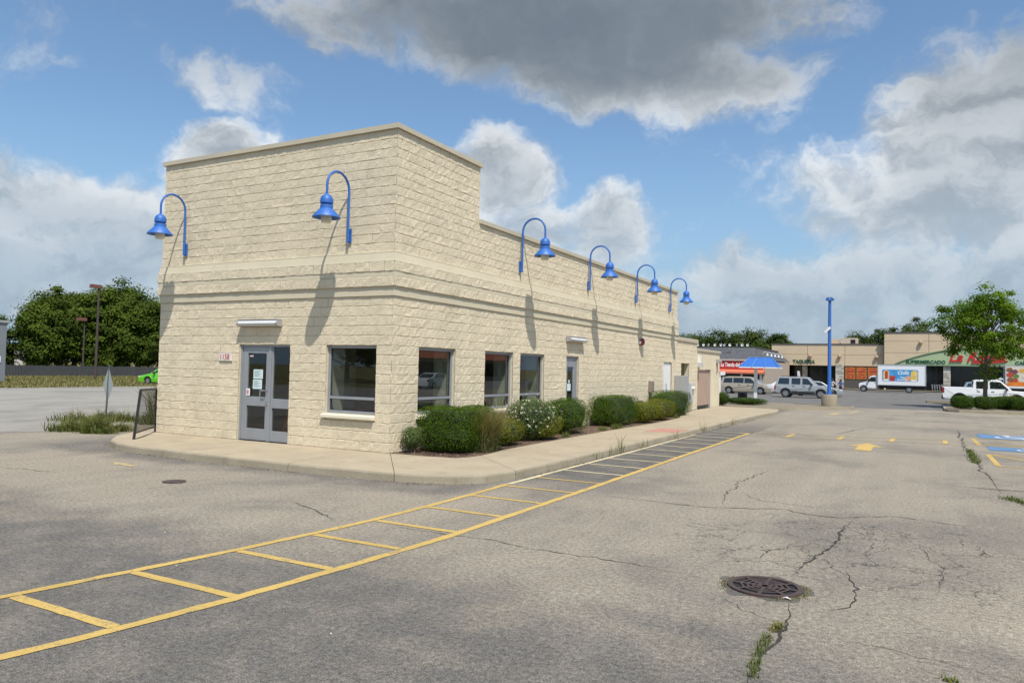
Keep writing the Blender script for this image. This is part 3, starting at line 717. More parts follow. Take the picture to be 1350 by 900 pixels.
# white service door, recess
sv = xb(MB(), 19.42, 20.61, .16, 2.43, .05, .12).build('service_door', m_white, bld)
MB().tube([(-.05, 20.45, 1.1), (.0, 20.45, 1.1), (.0, 20.35, 1.1)], .02, 6).build('handle', m_steel, sv)
MB().box(-.049, -.044, 19.9, 20.1, 1.18, 1.5).build('door_sign', mat('faded_print', (.45, .45, .47), .7), sv)
mb = MB(); mb.box(-1.1, -1.0, 22.0, 23.8, 0, 2.6); mb.box(-1.0, -.24, 22.0, 22.1, 0, 2.6); mb.box(-1.0, -.24, 23.7, 23.8, 0, 2.6); mb.box(-1.0, -.24, 22.1, 23.7, 2.5, 2.6)
mb.build('recess', m_smooth, bld)

# blue gooseneck lamps -------------------------------------------------------
def make_lamp():
    t = thing('gooseneck_lamp', 'x', 'wall lamp')
    MB().box(-.045, .045, -.045, -.02, -.16, .16).build('mounting_plate', m_blue, t, bevel=.006)
    br = MB()
    for zz in (-.11, .11): br.tube([(0, -.045, zz), (0, -.10, zz)], .017, 6)
    br.build('bracket', m_blue, t)
    pts = [(0, -.10, -.15), (0, -.10, .2), (0, -.10, .6), (0, -.10, .98)]; cx, r_ = -.45, .35
    for k in range(1, 17):
        a_ = math.pi*k/16; pts.append((0, cx + r_*math.cos(a_), .98 + r_*math.sin(a_)))
    pts.append((0, -.80, .76))
    MB().tube(pts, .027, 10).build('arm', m_blue, t, smooth=True)
    c = (0, -.80, 0)
    MB().lathe([(.03, .775), (.05, .765), (.10, .73), (.13, .68), (.14, .62), (.14, .57), (.115, .555)], c, 22).build('dome', m_blue, t, smooth=True)
    MB().lathe([(.10, .556), (.10, .535), (.135, .53), (.14, .45), (.16, .43), (.295, .285), (.30, .262), (.285, .262), (.15, .41), (.02, .42)], c, 28).build('shade', m_blue, t, smooth=True)
    MB().lathe([(.112, .40), (.112, .19), (.095, .155), (.04, .145)], c, 18).build('glass_jar', m_lens, t, smooth=True)
    return t
L0 = make_lamp(); zl = 4.86
lamps = [((-1.22, 0, zl), 0, 'blue gooseneck lamp on front wall above the window beside the building corner'),
         ((-6.63, 0, zl), 0, 'blue gooseneck lamp on front wall at the far end from the window'),
         ((0, 5.68, zl), math.pi/2, 'blue gooseneck lamp on long side wall next to the tall parapet step'),
         ((0, 10.62, zl), math.pi/2, 'blue gooseneck lamp on long side wall just past the side door'),
         ((0, 15.46, zl), math.pi/2, 'blue gooseneck lamp on long side wall above the red alarm bell'),
         ((0, 20.03, zl), math.pi/2, 'blue gooseneck lamp on long side wall above the white service door')]
for i, (p, rz, lab) in enumerate(lamps):
    if i == 0: o = L0; o.location = p; o['label'] = lab
    else: o = copy_tree(L0, None, lab, p, rz)
    o['group'] = 'blue gooseneck wall lamps'
# strip lights over the doors
def strip_light(loc, rz, lab):
    t = thing('door_light', lab, 'wall light', loc, rz, 'strip lights over the doors')
    MB().box(-.66, .66, -.05, -.012, -.08, .08).build('back_plate', m_greybox, t)
    MB().prism([(-.05, -.075), (-.17, -.055), (-.19, -.01), (-.15, .065), (-.05, .072)], -.62, .62, 'x').build('lens', mat('prismatic_lens', (.60, .60, .58), .25, var=.08, vs=25), t)
    for s_ in (-1, 1): MB().prism([(-.05, -.082), (-.18, -.06), (-.20, -.01), (-.155, .075), (-.05, .08)], s_*.62, s_*.66, 'x').build('end_cap', m_greybox, t)
    MB().box(-.66, .66, -.165, -.05, .073, .088).build('top_hood', m_greybox, t)
strip_light((-3.86, 0, 2.95), 0, 'long grey strip light above the grey front double door')
strip_light((0, 9.60, 2.99), math.pi/2, 'long pale strip light above the narrow glazed side door')
t = thing('house_number_sign', 'small white plate with red number 1158 beside the front door', 'sign', (-5.04, 0, 2.14))
MB().box(-.22, .22, -.035, -.02, -.095, .095).build('plate', mat('plate_white', (.70, .66, .60), .6, var=.05), t)
text('number', '1158', .20, m_red, t, (-.205, -.036, -.07), FRONT, ext=.003, bold=.001, sx=.86)
t = thing('alarm_bell', 'round dark red fire alarm bell on the long side wall', 'bell', (0, 16.19, 3.2))
MB().lathe([(.06, .0), (.06, .06), (.15, .07), (.15, .12), (.10, .17), (.03, .19)], (0, 0, 0), 20, 'x').build('gong', mat('bell_red', (.22, .018, .014), .4), t, smooth=True)
MB().box(.02, .10, -.19, -.12, -.08, .02).build('strobe', m_white, t)
def utility(name, lab, cat, y, z0, z1, w, d, m, extra=None):
    t = thing(name, lab, cat, (0, y, 0)); MB().box(.012, d, -w/2, w/2, z0, z1).build('housing', m, t, bevel=.01)
    MB().box(d, d+.012, -w/2+.03, w/2-.03, z0+.04, z1-.04).build('cover', m, t)
    return t
utility('electrical_box', 'small brown electrical box on side wall below the alarm bell', 'electrical box', 17.5, 1.15, 1.62, .38, .14, mat('brown_box', (.25, .2, .16), .6))
utility('gas_regulator', 'small dark gas valve fitting low on side wall behind golden shrub', 'valve', 16.0, .55, .85, .22, .2, mat('valve_grey', (.1, .1, .1), .6))
utility('switch_cabinet', 'tall grey electrical cabinet standing beside the white service door', 'cabinet', 21.55, .2, 1.86, .95, .42, m_greybox)
t = utility('electric_meter', 'pale grey electric meter box in front of the wall recess', 'meter', 22.75, .55, 1.52, .5, .40, mat('meter_grey', (.48, .5, .52), .45))
MB().lathe([(.10, .412), (.10, .50), (.06, .53)], (0, .0, 1.25), 16, 'x').build('dial', m_lens, t)
# bin enclosure --------------------------------------------------------------
en = thing('bin_enclosure', 'cream block walled enclosure with tan gate behind the restaurant', 'enclosure', (0, 25.05, 0))
mb = MB(); mb.box(-.24, 0, .03, .15, 0, 3.12); mb.box(-.24, 0, .15, 2.95, 2.18, 3.12); mb.box(-.24, 0, 2.95, 4.95, 0, 3.12); mb.box(-6, -.24, 4.75, 4.95, 0, 3.12)
mb.build('wall', m_block, en)
for a, b in ((.02, 1.7), (1.704, 3.4), (3.404, 5.02)): MB().box(-.30, .06, a, b, 3.12, 3.24).build('coping', m_coping, en)
MB().box(-.14, -.08, .18, 1.55, .32, 2.15).build('gate', m_tan, en); MB().box(-.14, -.08, 1.57, 2.93, .32, 2.15).build('gate', m_tan, en)
MB().box(-.12, -.02, 2.90, 2.95, .15, 2.2).build('gate_post', m_greybox, en)
t = thing('enclosure_light', 'small dark box light on the bin enclosure wall', 'wall light', (0, 29.3, 2.62))
MB().prism([(.01, .16), (.26, .10), (.26, .0), (.01, -.06)], -.16, .16, 'y').build('hood', m_greybox, t); MB().box(.01, .05, -.06, .06, -.6, -.062).build('conduit', m_greybox, t)
t = thing('flood_light', 'white twin flood light high on enclosure corner above tan gate', 'wall light', (0, 25.35, 2.62))
MB().box(.0, .12, -.12, .12, -.1, .25).build('housing', m_white, t); MB().box(.0, .22, -.16, .16, -.32, -.11).build('lamp_head', mat('lamp_grey', (.5, .5, .5), .5), t)

# ------------------------------------------------------------------ foliage
def leaves(name, P, Nn, size, m, parent=None, seed=0, aspect=.55, loc=(0,0,0), tone=None, jit=.35, wild=.45):
    """one small diamond-shaped leaf per point"""
    r = np.random.RandomState(seed); k = len(P)
    Nn = Nn + r.normal(0, wild, (k, 3)); Nn /= np.linalg.norm(Nn, axis=1, keepdims=True)+1e-9
    t = r.normal(0, 1, (k, 3)); t -= Nn*(t*Nn).sum(1, keepdims=True); t /= np.linalg.norm(t, axis=1, keepdims=True)+1e-9
    b = np.cross(Nn, t); s = (size*(1+r.uniform(-jit, jit, k)))[:, None] if np.isscalar(size) else (size*(1+r.uniform(-jit, jit, k)))[:, None]
    V = np.stack([P-t*s*.5, P+b*s*aspect*.5+Nn*s*.08, P+t*s*.5, P-b*s*aspect*.5+Nn*s*.08], 1).reshape(-1, 3)
    F = np.arange(4*k).reshape(-1, 4)
    if tone is None: tone = r.uniform(0, 1, k)
    return fast_mesh(name, V, F, m, parent, tone, loc=loc)
def blades(name, P, h, m, parent=None, seed=0, w=.012, lean=.35, tone=None, loc=(0,0,0), curl=.35):
    """bent grass blades: two quads each"""
    r = np.random.RandomState(seed); k = len(P); a = r.uniform(0, 2*np.pi, k)
    hh = (np.asarray(h)*(r.uniform(.45, 1.15, k)))[:, None]; d = np.stack([np.cos(a), np.sin(a), np.zeros(k)], 1); s = np.stack([-np.sin(a), np.cos(a), np.zeros(k)], 1)
    L = (r.uniform(.15, 1, k)*lean)[:, None]; w = w*r.uniform(.6, 1.3, k)[:, None]
    z = np.array([0, 0, 1.0]); mid = P+z*hh*.55+d*hh*L*.35; tip = P+z*hh*(1-.2*L)+d*hh*(L+curl*L)
    V = np.stack([P-s*w, P+s*w, mid-s*w*.75, mid+s*w*.75, tip-s*w*.15, tip+s*w*.15], 1).reshape(-1, 3)
    b = np.arange(k)[:, None]*6; F = np.concatenate([b+np.array([0, 1, 3, 2]), b+np.array([2, 3, 5, 4])], 0)
    if tone is None: tone = r.uniform(0, 1, k)
    return fast_mesh(name, V, F, m, parent, np.concatenate([tone, tone]), loc=loc)

m_yew = leafmat('yew_leaf', (.018, .048, .004), (.100, .170, .012), .15)
m_yewr = leafmat('round_box_leaf', (.016, .042, .005), (.078, .130, .016), .15)
m_gold = leafmat('golden_leaf', (.060, .090, .012), (.240, .235, .030), .25)
m_rose = leafmat('rose_leaf', (.040, .075, .022), (.130, .175, .055), .25)
m_flow = mat('white_petal', (.62, .60, .47), .7, var=.1, vs=40)
m_straw = leafmat('dry_grass', (.080, .100, .030), (.300, .245, .115), .25)
m_weed = leafmat('weed_green', (.045, .080, .020), (.170, .185, .050), .25)
m_maple = leafmat('maple_leaf', (.034, .080, .007), (.165, .260, .022), .38)
m_treeA = leafmat('dark_tree_leaf', (.022, .044, .008), (.105, .145, .020), .25)
m_treeB = leafmat('mid_tree_leaf', (.022, .042, .010), (.085, .120, .026), .22)
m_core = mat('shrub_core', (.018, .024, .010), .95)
m_twig = mat('twig', (.13, .10, .075), .9)

def boxblob(k, hx, hy, hz, p, r, shell=.16):
    """points in the outer shell of a rounded box; p = squareness exponent"""
    u = r.normal(0, 1, (k, 3)); u /= np.linalg.norm(u, axis=1, keepdims=True)
    rad = 1/((np.abs(u)**p).sum(1)**(1/p)); q = u*rad[:, None]
    nrm = np.sign(q)*np.abs(q)**(p-1); nrm /= np.linalg.norm(nrm, axis=1, keepdims=True)
    dep = 1-np.abs(r.normal(0, shell, k)); q = q*dep[:, None]
    return q*np.array([hx, hy, hz]), nrm
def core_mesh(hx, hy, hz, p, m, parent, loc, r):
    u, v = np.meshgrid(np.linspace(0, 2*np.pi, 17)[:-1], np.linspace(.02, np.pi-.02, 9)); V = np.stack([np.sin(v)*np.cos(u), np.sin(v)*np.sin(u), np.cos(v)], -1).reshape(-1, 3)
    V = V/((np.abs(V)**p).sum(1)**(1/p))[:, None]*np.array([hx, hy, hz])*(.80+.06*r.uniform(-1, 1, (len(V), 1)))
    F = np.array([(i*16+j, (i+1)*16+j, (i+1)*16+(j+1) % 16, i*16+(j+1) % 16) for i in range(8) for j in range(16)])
    return fast_mesh('dark_core', V, F, m, parent, loc=loc)  # solid dark core; the shade inside the foliage is put into its colour
def shrub(name, lab, loc, hx, hy, hz, m, k, size, p=4.0, seed=1, rz=0.0, group=None, zlift=.04, lump=.10, core=True):
    t = thing(name, lab, 'shrub', loc, rz, group); r = np.random.RandomState(seed); c = np.array([0, 0, hz+zlift])
    P, Nn = boxblob(k, hx, hy, hz, p, r)
    ph = r.uniform(0, 6.28, 6)                               # uneven clipping
    w = 1+lump*(np.sin(P[:, 0]*5/hx*.5+ph[0])*np.cos(P[:, 1]*4/hy*.5+ph[1])+.6*np.sin(P[:, 2]*6/hz*.5+ph[2]+P[:, 1]*3))*.5
    P = P*w[:, None]
    tw = r.uniform(0, 1, k) < .05; P[tw] *= (1+r.uniform(.02, .13, tw.sum()))[:, None]
    keep = P[:, 2] > -hz*.98; P, Nn = P[keep], Nn[keep]
    leaves('foliage', P+c, Nn, size, m, t, seed, .5, wild=.32)
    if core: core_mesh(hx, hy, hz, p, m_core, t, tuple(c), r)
    st = MB()
    for i in range(5):
        a = i*1.256+seed; st.tube([(.06*math.cos(a), .06*math.sin(a), -.02), (.3*hx*math.cos(a), .3*hy*math.sin(a), hz*.8)], .016, 5)
    st.build('stem', m_twig, t)
    return t
SHG = 'clipped dark shrubs along the side wall'
shrub('yew_shrub', 'dark green clipped yew by the building corner under the first side window', (.78, 1.25, .14), .66, .62, .485, m_yew, 17000, .034, 8, 1, lump=.07)
shrub('yew_shrub', 'dark green clipped yew half hidden behind the dry grass clump', (.50, 2.75, .14), .40, .45, .46, m_yew, 8000, .038, 5, 2)
shrub('golden_shrub', 'low golden green shrub next to the tall dry grass clump', (1.02, 3.2, .14), .42, .62, .29, m_gold, 6500, .040, 2.6, 3, lump=.25)
shrub('golden_shrub', 'low golden green shrub in front of the white flowering rose', (1.12, 5.25, .14), .40, .62, .31, m_gold, 6500, .040, 2.6, 4, lump=.25)
rs = shrub('rose_shrub', 'sprawling rose shrub covered with small white flowers', (.80, 5.0, .14), .62, 1.05, .50, m_rose, 9000, .048, 2.3, 5, lump=.35)
r = np.random.RandomState(55); P, Nn = boxblob(300, .64, 1.08, .52, 2.3, r, .06); kp = (P[:, 2] > -.25); P, Nn = P[kp]*1.03, Nn[kp]
P += r.normal(0, .05, P.shape)
pet = []; pn = []
for a in range(5):
    pet.append(P + r.normal(0, .018, P.shape)); pn.append(Nn)
leaves('flower', np.concatenate(pet)+np.array([0, 0, .54]), np.concatenate(pn), .030, m_flow, rs, 8, .9)
shrub('yew_shrub', 'dark green clipped yew between the white rose and the side door', (.70, 7.45, .14), .62, .80, .50, m_yew, 12000, .036, 3.2, 6)
shrub('yew_shrub', 'long dark green clipped yew block just past the side door', (.62, 11.75, .14), .58, 1.25, .49, m_yew, 17000, .036, 8, 7, lump=.07)
shrub('golden_shrub', 'low golden shrub in front of the wall pipes past the long yew', (1.02, 13.7, .14), .48, .85, .36, m_gold, 7000, .044, 2.6, 8, lump=.22)
shrub('golden_shrub', 'rounded golden shrub in front of the yew by the service door', (1.02, 15.6, .14), .48, .95, .38, m_gold, 7000, .044, 2.6, 9, lump=.22)
shrub('yew_shrub', 'dark green clipped yew below the white service door', (.58, 18.6, .14), .58, 1.75, .52, m_yew, 13000, .042, 4.5, 10)
shrub('corner_weed', 'light green trailing weed against the yew at the building corner', (.26, .50, .14), .20, .24, .28, m_rose, 1900, .045, 2.0, 11, lump=.4, core=False)
# tall grass clump
t = thing('grass_clump', 'tall dry ornamental grass clump beside the corner yew', 'grass clump', (1.28, 1.75, .14)); r = np.random.RandomState(21)
a = r.uniform(0, 6.28, 3200); q = np.sqrt(r.uniform(0, 1, 3200))*.30; P = np.stack([q*np.cos(a)*.9, q*np.sin(a)*1.2, np.zeros(3200)], 1)
blades('blade', P, .95, m_straw, t, 22, .005, .62)
a = r.uniform(0, 6.28, 2500); q = np.sqrt(r.uniform(0, 1, 2500))*.34; P = np.stack([q*np.cos(a)*.9, q*np.sin(a)*1.2, r.uniform(.02, .62, 2500)], 1)
leaves('leaf', P*np.array([1.25, 1.25, 1]), r.normal(0, 1, (2500, 3)), .055, m_rose, t, 23, .3)
t = thing('seed_grass', 'thin feathery seed stalks in front of the paired side windows', 'grass clump', (.62, 3.75, .14)); r = np.random.RandomState(24)
P = np.stack([r.normal(0, .16, 260), r.normal(0, .28, 260), np.zeros(260)], 1); blades('stalk', P, 1.10, m_straw, t, 25, .004, .35)
# weeds and grass in joints
def tuft(name, lab, pts, h, k, m, seed, spread=.05, cat='weed', w=.006, group=None):
    r = np.random.RandomState(seed); pts = np.array(pts); i = r.randint(0, len(pts), k)
    base = pts[i]; o0 = pts.mean(0); P = np.zeros((k, 3)); P[:, :2] = base[:, :2]-o0[:2]+r.normal(0, spread, (k, 2))
    z = pts[0][2] if pts.shape[1] > 2 else 0.0
    o = blades(name, P, h, m, None, seed+1, w, .7, loc=(o0[0], o0[1], z)); tag(o, lab, cat, group, 'stuff' if cat is None else None)
    return o
def along(a, b, k, jx=.0): return [(a[0]+(b[0]-a[0])*i/(k-1), a[1]+(b[1]-a[1])*i/(k-1), 0.0) for i in range(k)]
tuft('crack_weed', None, along((8.86, -6.75), (8.86, -7.2), 8) + along((8.87, -7.32), (8.90, -7.6), 5), .045, 340, m_weed, 31, .022, cat=None, w=.0030)
tuft('crack_weed', 'small tuft of dry grass at the crack fork near the drain', along((8.9, -6.45), (8.88, -6.6), 4), .05, 150, m_straw, 32, .018)
tuft('crack_weed', 'sparse grass along the long crack beside the blue parking bays', along((11.08, 8.2), (11.1, 11.5), 12), .09, 500, m_weed, 33, .06)
tuft('crack_weed', 'grass patch in the crack by the dark tar seam', along((11.2, 2.3), (11.6, 1.2), 10), .08, 380, m_weed, 34, .06)
tuft('crack_weed', 'tiny grass sprout on the open asphalt beyond the crack', [(10.05, -6.98, 0)], .03, 40, m_weed, 35, .02)
ringp = [(8.60+.37*math.cos(R(t_)), -5.40+.37*math.sin(R(t_)), 0) for t_ in list(range(150, 220, 6)) + list(range(-75, 45, 5))]
tuft('drain_weed', None, ringp, .022, 420, m_straw, 36, .03, cat=None, w=.004)
for i, (x, y) in enumerate(((3.46, 3.1), (3.47, 4.2), (3.47, 4.9), (3.46, 6.3), (3.47, 9.4), (3.47, 12.6), (3.46, 15.2), (3.5, 17.2))):
    tuft('kerb_weed', ORD[i]+' thin weed along the kerb foot counting from the walk corner', [(x, y, .0), (x, y+.25, .0), (x, y-.2, 0)], .22+.16*(i % 3), 14, m_straw if i % 2 else m_weed, 40+i, .05, group='weeds along the kerb')
r = np.random.RandomState(61)
for i, (x, y) in enumerate(((1.35, 6.1), (1.3, 9.0), (1.35, 9.9), (1.3, 10.4), (1.2, 17.3), (.9, 19.6))):
    tuft('bed_weed', ORD[i]+' small green weed along the mulch bed edge from the building corner', [(x, y, .15), (x-.1, y+.2, .15)], .16, 90, m_weed, 62+i, .07, group='weeds in the mulch bed')
# mulch chips
k = 5000; P = np.stack([r.uniform(.05, 1.5, k), r.uniform(.25, 20.5, k)**1.0, np.full(k, .146)], 1); P[:2500, 1] = r.uniform(.25, 3, 2500)
ok = P[:, 0] < np.interp(P[:, 1], [0, .3, 1, 2, 4, 14, 18, 22], [.6, 1.5, 1.6, 1.5, 1.42, 1.4, 1.15, .1]); P = P[ok]
m_chip = leafmat('mulch_chip', (.05, .032, .025), (.22, .15, .115), .0)
leaves('mulch', P, np.tile([0, 0, 1.0], (len(P), 1)), .05, m_chip, bo, 63, .4)
tag(bpy.data.objects['mulch'], kind='stuff')

# ------------------------------------------------------------------ trees
def tree(name, lab, loc, trunk_h, cz, rx, ry, rz_, m, nclu, per, size, seed, clr=.28, trunk_r=.12, group=None, low=-.75, parts=True, tilt=0.0):
    """trunk + limbs to leaf clumps spread through an ellipsoid; crown centre at height cz"""
    t = thing(name, lab, 'tree', loc, 0.0, group); r = np.random.RandomState(seed)
    u = r.normal(0, 1, (nclu*3, 3)); u /= np.linalg.norm(u, axis=1, keepdims=True); u = u[u[:, 2] > low][:nclu]
    rad = r.uniform(.35, 1.0, len(u))**.55; lump = 1+.11*np.sin(u[:, 0]*4+seed)+.10*np.cos(u[:, 1]*5+seed*2)+.05*np.sin(u[:, 2]*6+seed)
    Cc = u*(rad*lump)[:, None]*np.array([rx, ry, rz_])+np.array([0, 0, cz])
    cs = clr*min(rx, rz_)*r.uniform(.55, 1.3, len(Cc))
    P = np.repeat(Cc, per, 0); off_ = r.normal(0, 1, P.shape); off_ *= np.array([1, 1, .62]); P = P+off_*np.repeat(cs, per)[:, None]*.62
    Nn = off_*.8 + np.array([0, 0, .9]) + (P-np.array([0, 0, cz]))/max(rx, rz_)*.6
    tone = np.clip(np.repeat(r.uniform(.0, .8, len(Cc)), per)+r.uniform(-.2, .4, len(P)), 0, 1)
    leaves('crown', P, Nn, size, m, t, seed, .62, tone=tone)
    tr = MB(); top = cz+rz_*.35
    tr.tube([(0, 0, -.1), (.01, 0, trunk_h*.5), (.03, .02, trunk_h), (.04*rx, .0, top)], [trunk_r*1.25, trunk_r, trunk_r*.85, trunk_r*.25], 9)
    for i in r.choice(len(Cc), min(len(Cc), 26), False):
        c = Cc[i]; s0 = min(max(trunk_h*.85, c[2]-rz_*.7), top*.9); mid = (c*.5+np.array([0, 0, s0])*.5)+np.array([0, 0, .08*rz_])
        tr.tube([(0, 0, s0), tuple(mid), tuple(c)], [trunk_r*.42, trunk_r*.25, trunk_r*.07], 5)
    tr.build('trunk', m_bark, t, smooth=True)
    return t
tree('maple_tree', 'young leafy maple with slim grey trunk on the shrub island', (13.75, 45.6, .15), 2.3, 5.2, 2.65, 2.6, 2.9, m_maple, 165, 130, .15, 12, clr=.16, trunk_r=.13, low=-.62)
# lower sprouts on the maple trunk
mt = bpy.data.objects['maple_tree']; r = np.random.RandomState(3)
P = r.normal(0, 1, (300, 3))*np.array([.35, .35, .42])+np.array([.1, 0, 2.35]); sp_ = leaves('sprout', P, r.normal(0, 1, P.shape)+np.array([0, 0, .6]), .17, m_maple, mt, 4, .6); tag(sp_, kind='stuff')
LT = 'tall trees beyond the boundary fence'
tree('small_tree', 'lower pale green tree where the tree mass falls away to the shed', (-97, 39.5, 0), 2, 4.0, 4.6, 4.6, 3.4, m_treeB, 90, 150, .34, 69, clr=.24, trunk_r=.25)
for i, (x, y, h, w) in enumerate(((-80, 65, 10.6, 5.6), (-82, 59, 10.8, 5.6), (-94, 58, 12.8, 6.5), (-84, 53, 11.0, 5.2), (-102, 55, 12.6, 6.5), (-88, 50, 11.6, 5.6), (-90, 45.5, 10.6, 5.2))):
    tree('broad_tree', ORD[i]+' tall broad tree beyond the fence counting out from the restaurant wall', (x, y, 0), 2.5, h*.53, w, w, h*.47, m_treeA, 190, 190, .36, 70+i, clr=.19, trunk_r=.35, group=LT, low=-.95)
for i, (x, y, h, w) in enumerate(((-15.5, 146, 9.6, 4.5), (-20, 148, 10.8, 5.0), (-27, 150, 11.2, 6.0), (-34, 155, 11.5, 7))):
    tree('roof_tree', ORD[i]+' green tree behind the grey shingle roof counting from the tan shop', (x, y, 0), 2, h*.55, w, w, h*.46, m_treeB, 90, 160, .36, 90+i, clr=.24, trunk_r=.3, group='trees behind the grey roofed shop')
tree('tall_tree', 'loose twin-topped tree behind the gap between the two shops', (-13.2, 135, 0), 3, 6.0, 2.6, 3, 4.2, m_treeB, 80, 150, .34, 95, clr=.22, trunk_r=.3)
for i, (x, y, h, w) in enumerate(((8.6, 155, 13.2, 4.8), (3.5, 158, 11.6, 4.2), (-1.5, 160, 10.6, 4.2))):
    tree('roof_tree', ORD[i]+' green tree above the lower supermarket roof counting from its tall part', (x, y, 0), 2, h*.55, w, w, h*.46, m_treeB, 90, 160, .36, 100+i, clr=.24, trunk_r=.3, group='trees behind the supermarket')
for i, (x, y) in enumerate(((-62, -70), (-47, -62), (-34, -66), (-22, -70), (-78, -60))):  # unseen trees, added so the front windows mirror dark foliage instead of bright sky
    tree('reflection_tree', ORD[i]+' unseen broad tree added behind the camera to darken front window reflections', (x, y, 0), 2, 5.5, 7.5, 6, 4.6, m_treeB, 60, 50, .7, 110+i, clr=.26, trunk_r=.3, group='unseen trees added for the front window reflections')

# ------------------------------------------------------------------ islands
def island(name, poly, top_m, z=.15, w=.16):
    t = thing(name, None, None); t['kind'] = 'structure'; P = [Vector((*p, 0)) for p in poly]; c = sum(P, Vector())/len(P); k = len(P)
    inn = [p+(c-p).normalized()*w for p in P]; mb = MB()
    vs = [(*p.xy, -.03) for p in P] + [(*(p+(c-p).normalized()*.02).xy, z) for p in P] + [(*p.xy, z) for p in inn] + [(*p.xy, 0) for p in inn]
    mb.add(vs, [(i+j*k, (i+1) % k+j*k, (i+1) % k+(j+1)*k, i+(j+1)*k) for j in range(3) for i in range(k)])
    mb.build('kerb', m_kerb, t); MB().add([(*p.xy, z-.02) for p in inn], [tuple(range(k))]).build('bed', top_m, t, fix=False)
m_grav = mat('island_soil', (.21, .175, .12), .95, var=.25, vs=1.5, fine=.2, fs=20)
island('canopy_island', [(-4, 31.6), (0, 31.2), (2.3, 31.6), (3.2, 32.2), (4.6, 33.6), (6.0, 35.2), (6.5, 36.3), (6.4, 38), (5.6, 39), (-4, 39)], m_grav)
island('shrub_island', [(11.3, 43.5), (11.25, 40.2), (11.45, 39.3), (12.0, 38.8), (14, 38.7), (24, 39.5), (24, 51.5), (13.2, 51.5), (11.8, 50.5), (11.3, 48)], m_grav)
island('far_island', [(10.4, 57.8), (10.5, 56.6), (14, 56.2), (24, 56.6), (24, 58.6), (11, 58.6)], m_grav)
for i, (x, y) in enumerate(((12.25, 41.2), (13.45, 41.6), (14.5, 43.2), (15.35, 42.2), (16.6, 42.6), (17.8, 43.0))):
    shrub('round_shrub', ORD[i]+' rounded clipped shrub counting from the kerb tip of the maple island', (x, y, .12), .64, .60, .40, m_yewr, 4200, .075, 3.4, 130+i, group='shrubs at the foot of the maple')
r = np.random.RandomState(8); P = np.stack([r.normal(0, .35, 500), r.normal(0, .3, 500), np.zeros(500)], 1)
tag(blades('dry_bush', P, 1.0, m_straw, None, 9, .012, .6, loc=(15.0, 44.2, .1)), 'dry straggly bush between the clipped shrubs and pickup', 'bush')
# blue drive-up canopy, pole, bin ---------------------------------------------
t = thing('menu_canopy', 'small blue ribbed hipped canopy on a single white post', 'canopy', (0, 35.3, 0))
MB().box(.92, 1.10, -.09, .09, .12, 2.36).build('post', m_white, t)
MB().box(.10, 2.48, -.70, .70, 2.37, 2.44).build('fascia', m_white, t)
A, Bz = 2.442, 3.02; base = [(.12, -.68), (2.46, -.68), (2.46, .68), (.12, .68)]; rd = [(.62, 0), (2.0, 0)]
MB().add([(*p, A) for p in base] + [(*p, Bz) for p in rd], [(0, 1, 5, 4), (2, 3, 4, 5), (1, 2, 5), (3, 0, 4), (0, 3, 2, 1)]).build('roof', m_blue, t)
m_rib = mat('pale_blue_rib', (.10, .24, .55), .4)
for u in (.0, .33, .66, 1.0):
    a_ = Vector((base[0][0]+(base[1][0]-base[0][0])*u, -.735, A+.004)); b_ = Vector((rd[0][0]+(rd[1][0]-rd[0][0])*u, -.002, Bz+.012)); MB().tube([a_, b_], .020, 5).build('rib', m_rib, t)
MB().tube([(rd[0][0], 0, Bz+.01), (rd[1][0], 0, Bz+.01)], .022, 5).build('ridge', m_rib, t)
t = thing('white_post', 'plain square white post standing beside the bin enclosure', 'post', (-.55, 32.0, .13))
MB().box(-.15, .15, -.15, .15, 0, 1.75).build('shaft', m_white, t, bevel=.02); MB().box(-.18, .18, -.18, .18, 1.75, 1.80).build('cap', m_white, t)
t = thing('litter_bin', 'black tapered litter bin near the white canopy post', 'bin', (-.10, 36.9, .13))
MB().lathe([(.36, 0), (.345, .1), (.29, .58), (.30, .60), (.27, .62)], (0, 0, 0), 16).build('body', mat('black_plastic', (.012, .014, .016), .5), t, smooth=True)
MB().lathe([(.30, .62), (.30, .66), (.1, .70)], (0, 0, 0), 16).build('lid', m_black, t)
t = shrub('low_shrub', 'low spreading green groundcover at the canopy post foot', (.6, 34.2, .1), 1.25, .6, .22, m_yewr, 3000, .07, 2.4, 141)
t = shrub('low_shrub', 'small round green shrub beside the plain white post', (-.35, 31.95, .1), .5, .42, .38, m_yewr, 2200, .07, 2.6, 142)
t = thing('light_pole', 'slim blue light pole on a round concrete footing', 'light pole', (5.05, 37.2, .13))
MB().lathe([(.46, 0), (.46, .68), (.43, .72), (.1, .72)], (0, 0, 0), 20).build('footing', m_kerb, t, smooth=True)
MB().tube([(0, 0, .72), (0, 0, .95), (0, 0, 6.55)], [.16, .115, .085], 10).build('pole', m_blue, t, smooth=True)
MB().box(-.2, .2, -.2, .2, .72, .75).build('base_plate', m_blue, t)
hd = MB()
for s_ in (-1, 1): hd.prism([(s_*.03, 6.50), (s_*.22, 6.52), (s_*.24, 6.62), (s_*.12, 6.72), (s_*.03, 6.72)], -.14, .14, 'y')
hd.build('lamp_head', m_blue, t)
MB().prism([(-.30, 4.55), (-.22, 4.50), (.08, 4.75), (.05, 4.90), (-.02, 4.88)], -.30, -.12, 'y').build('security_camera', m_white, t)
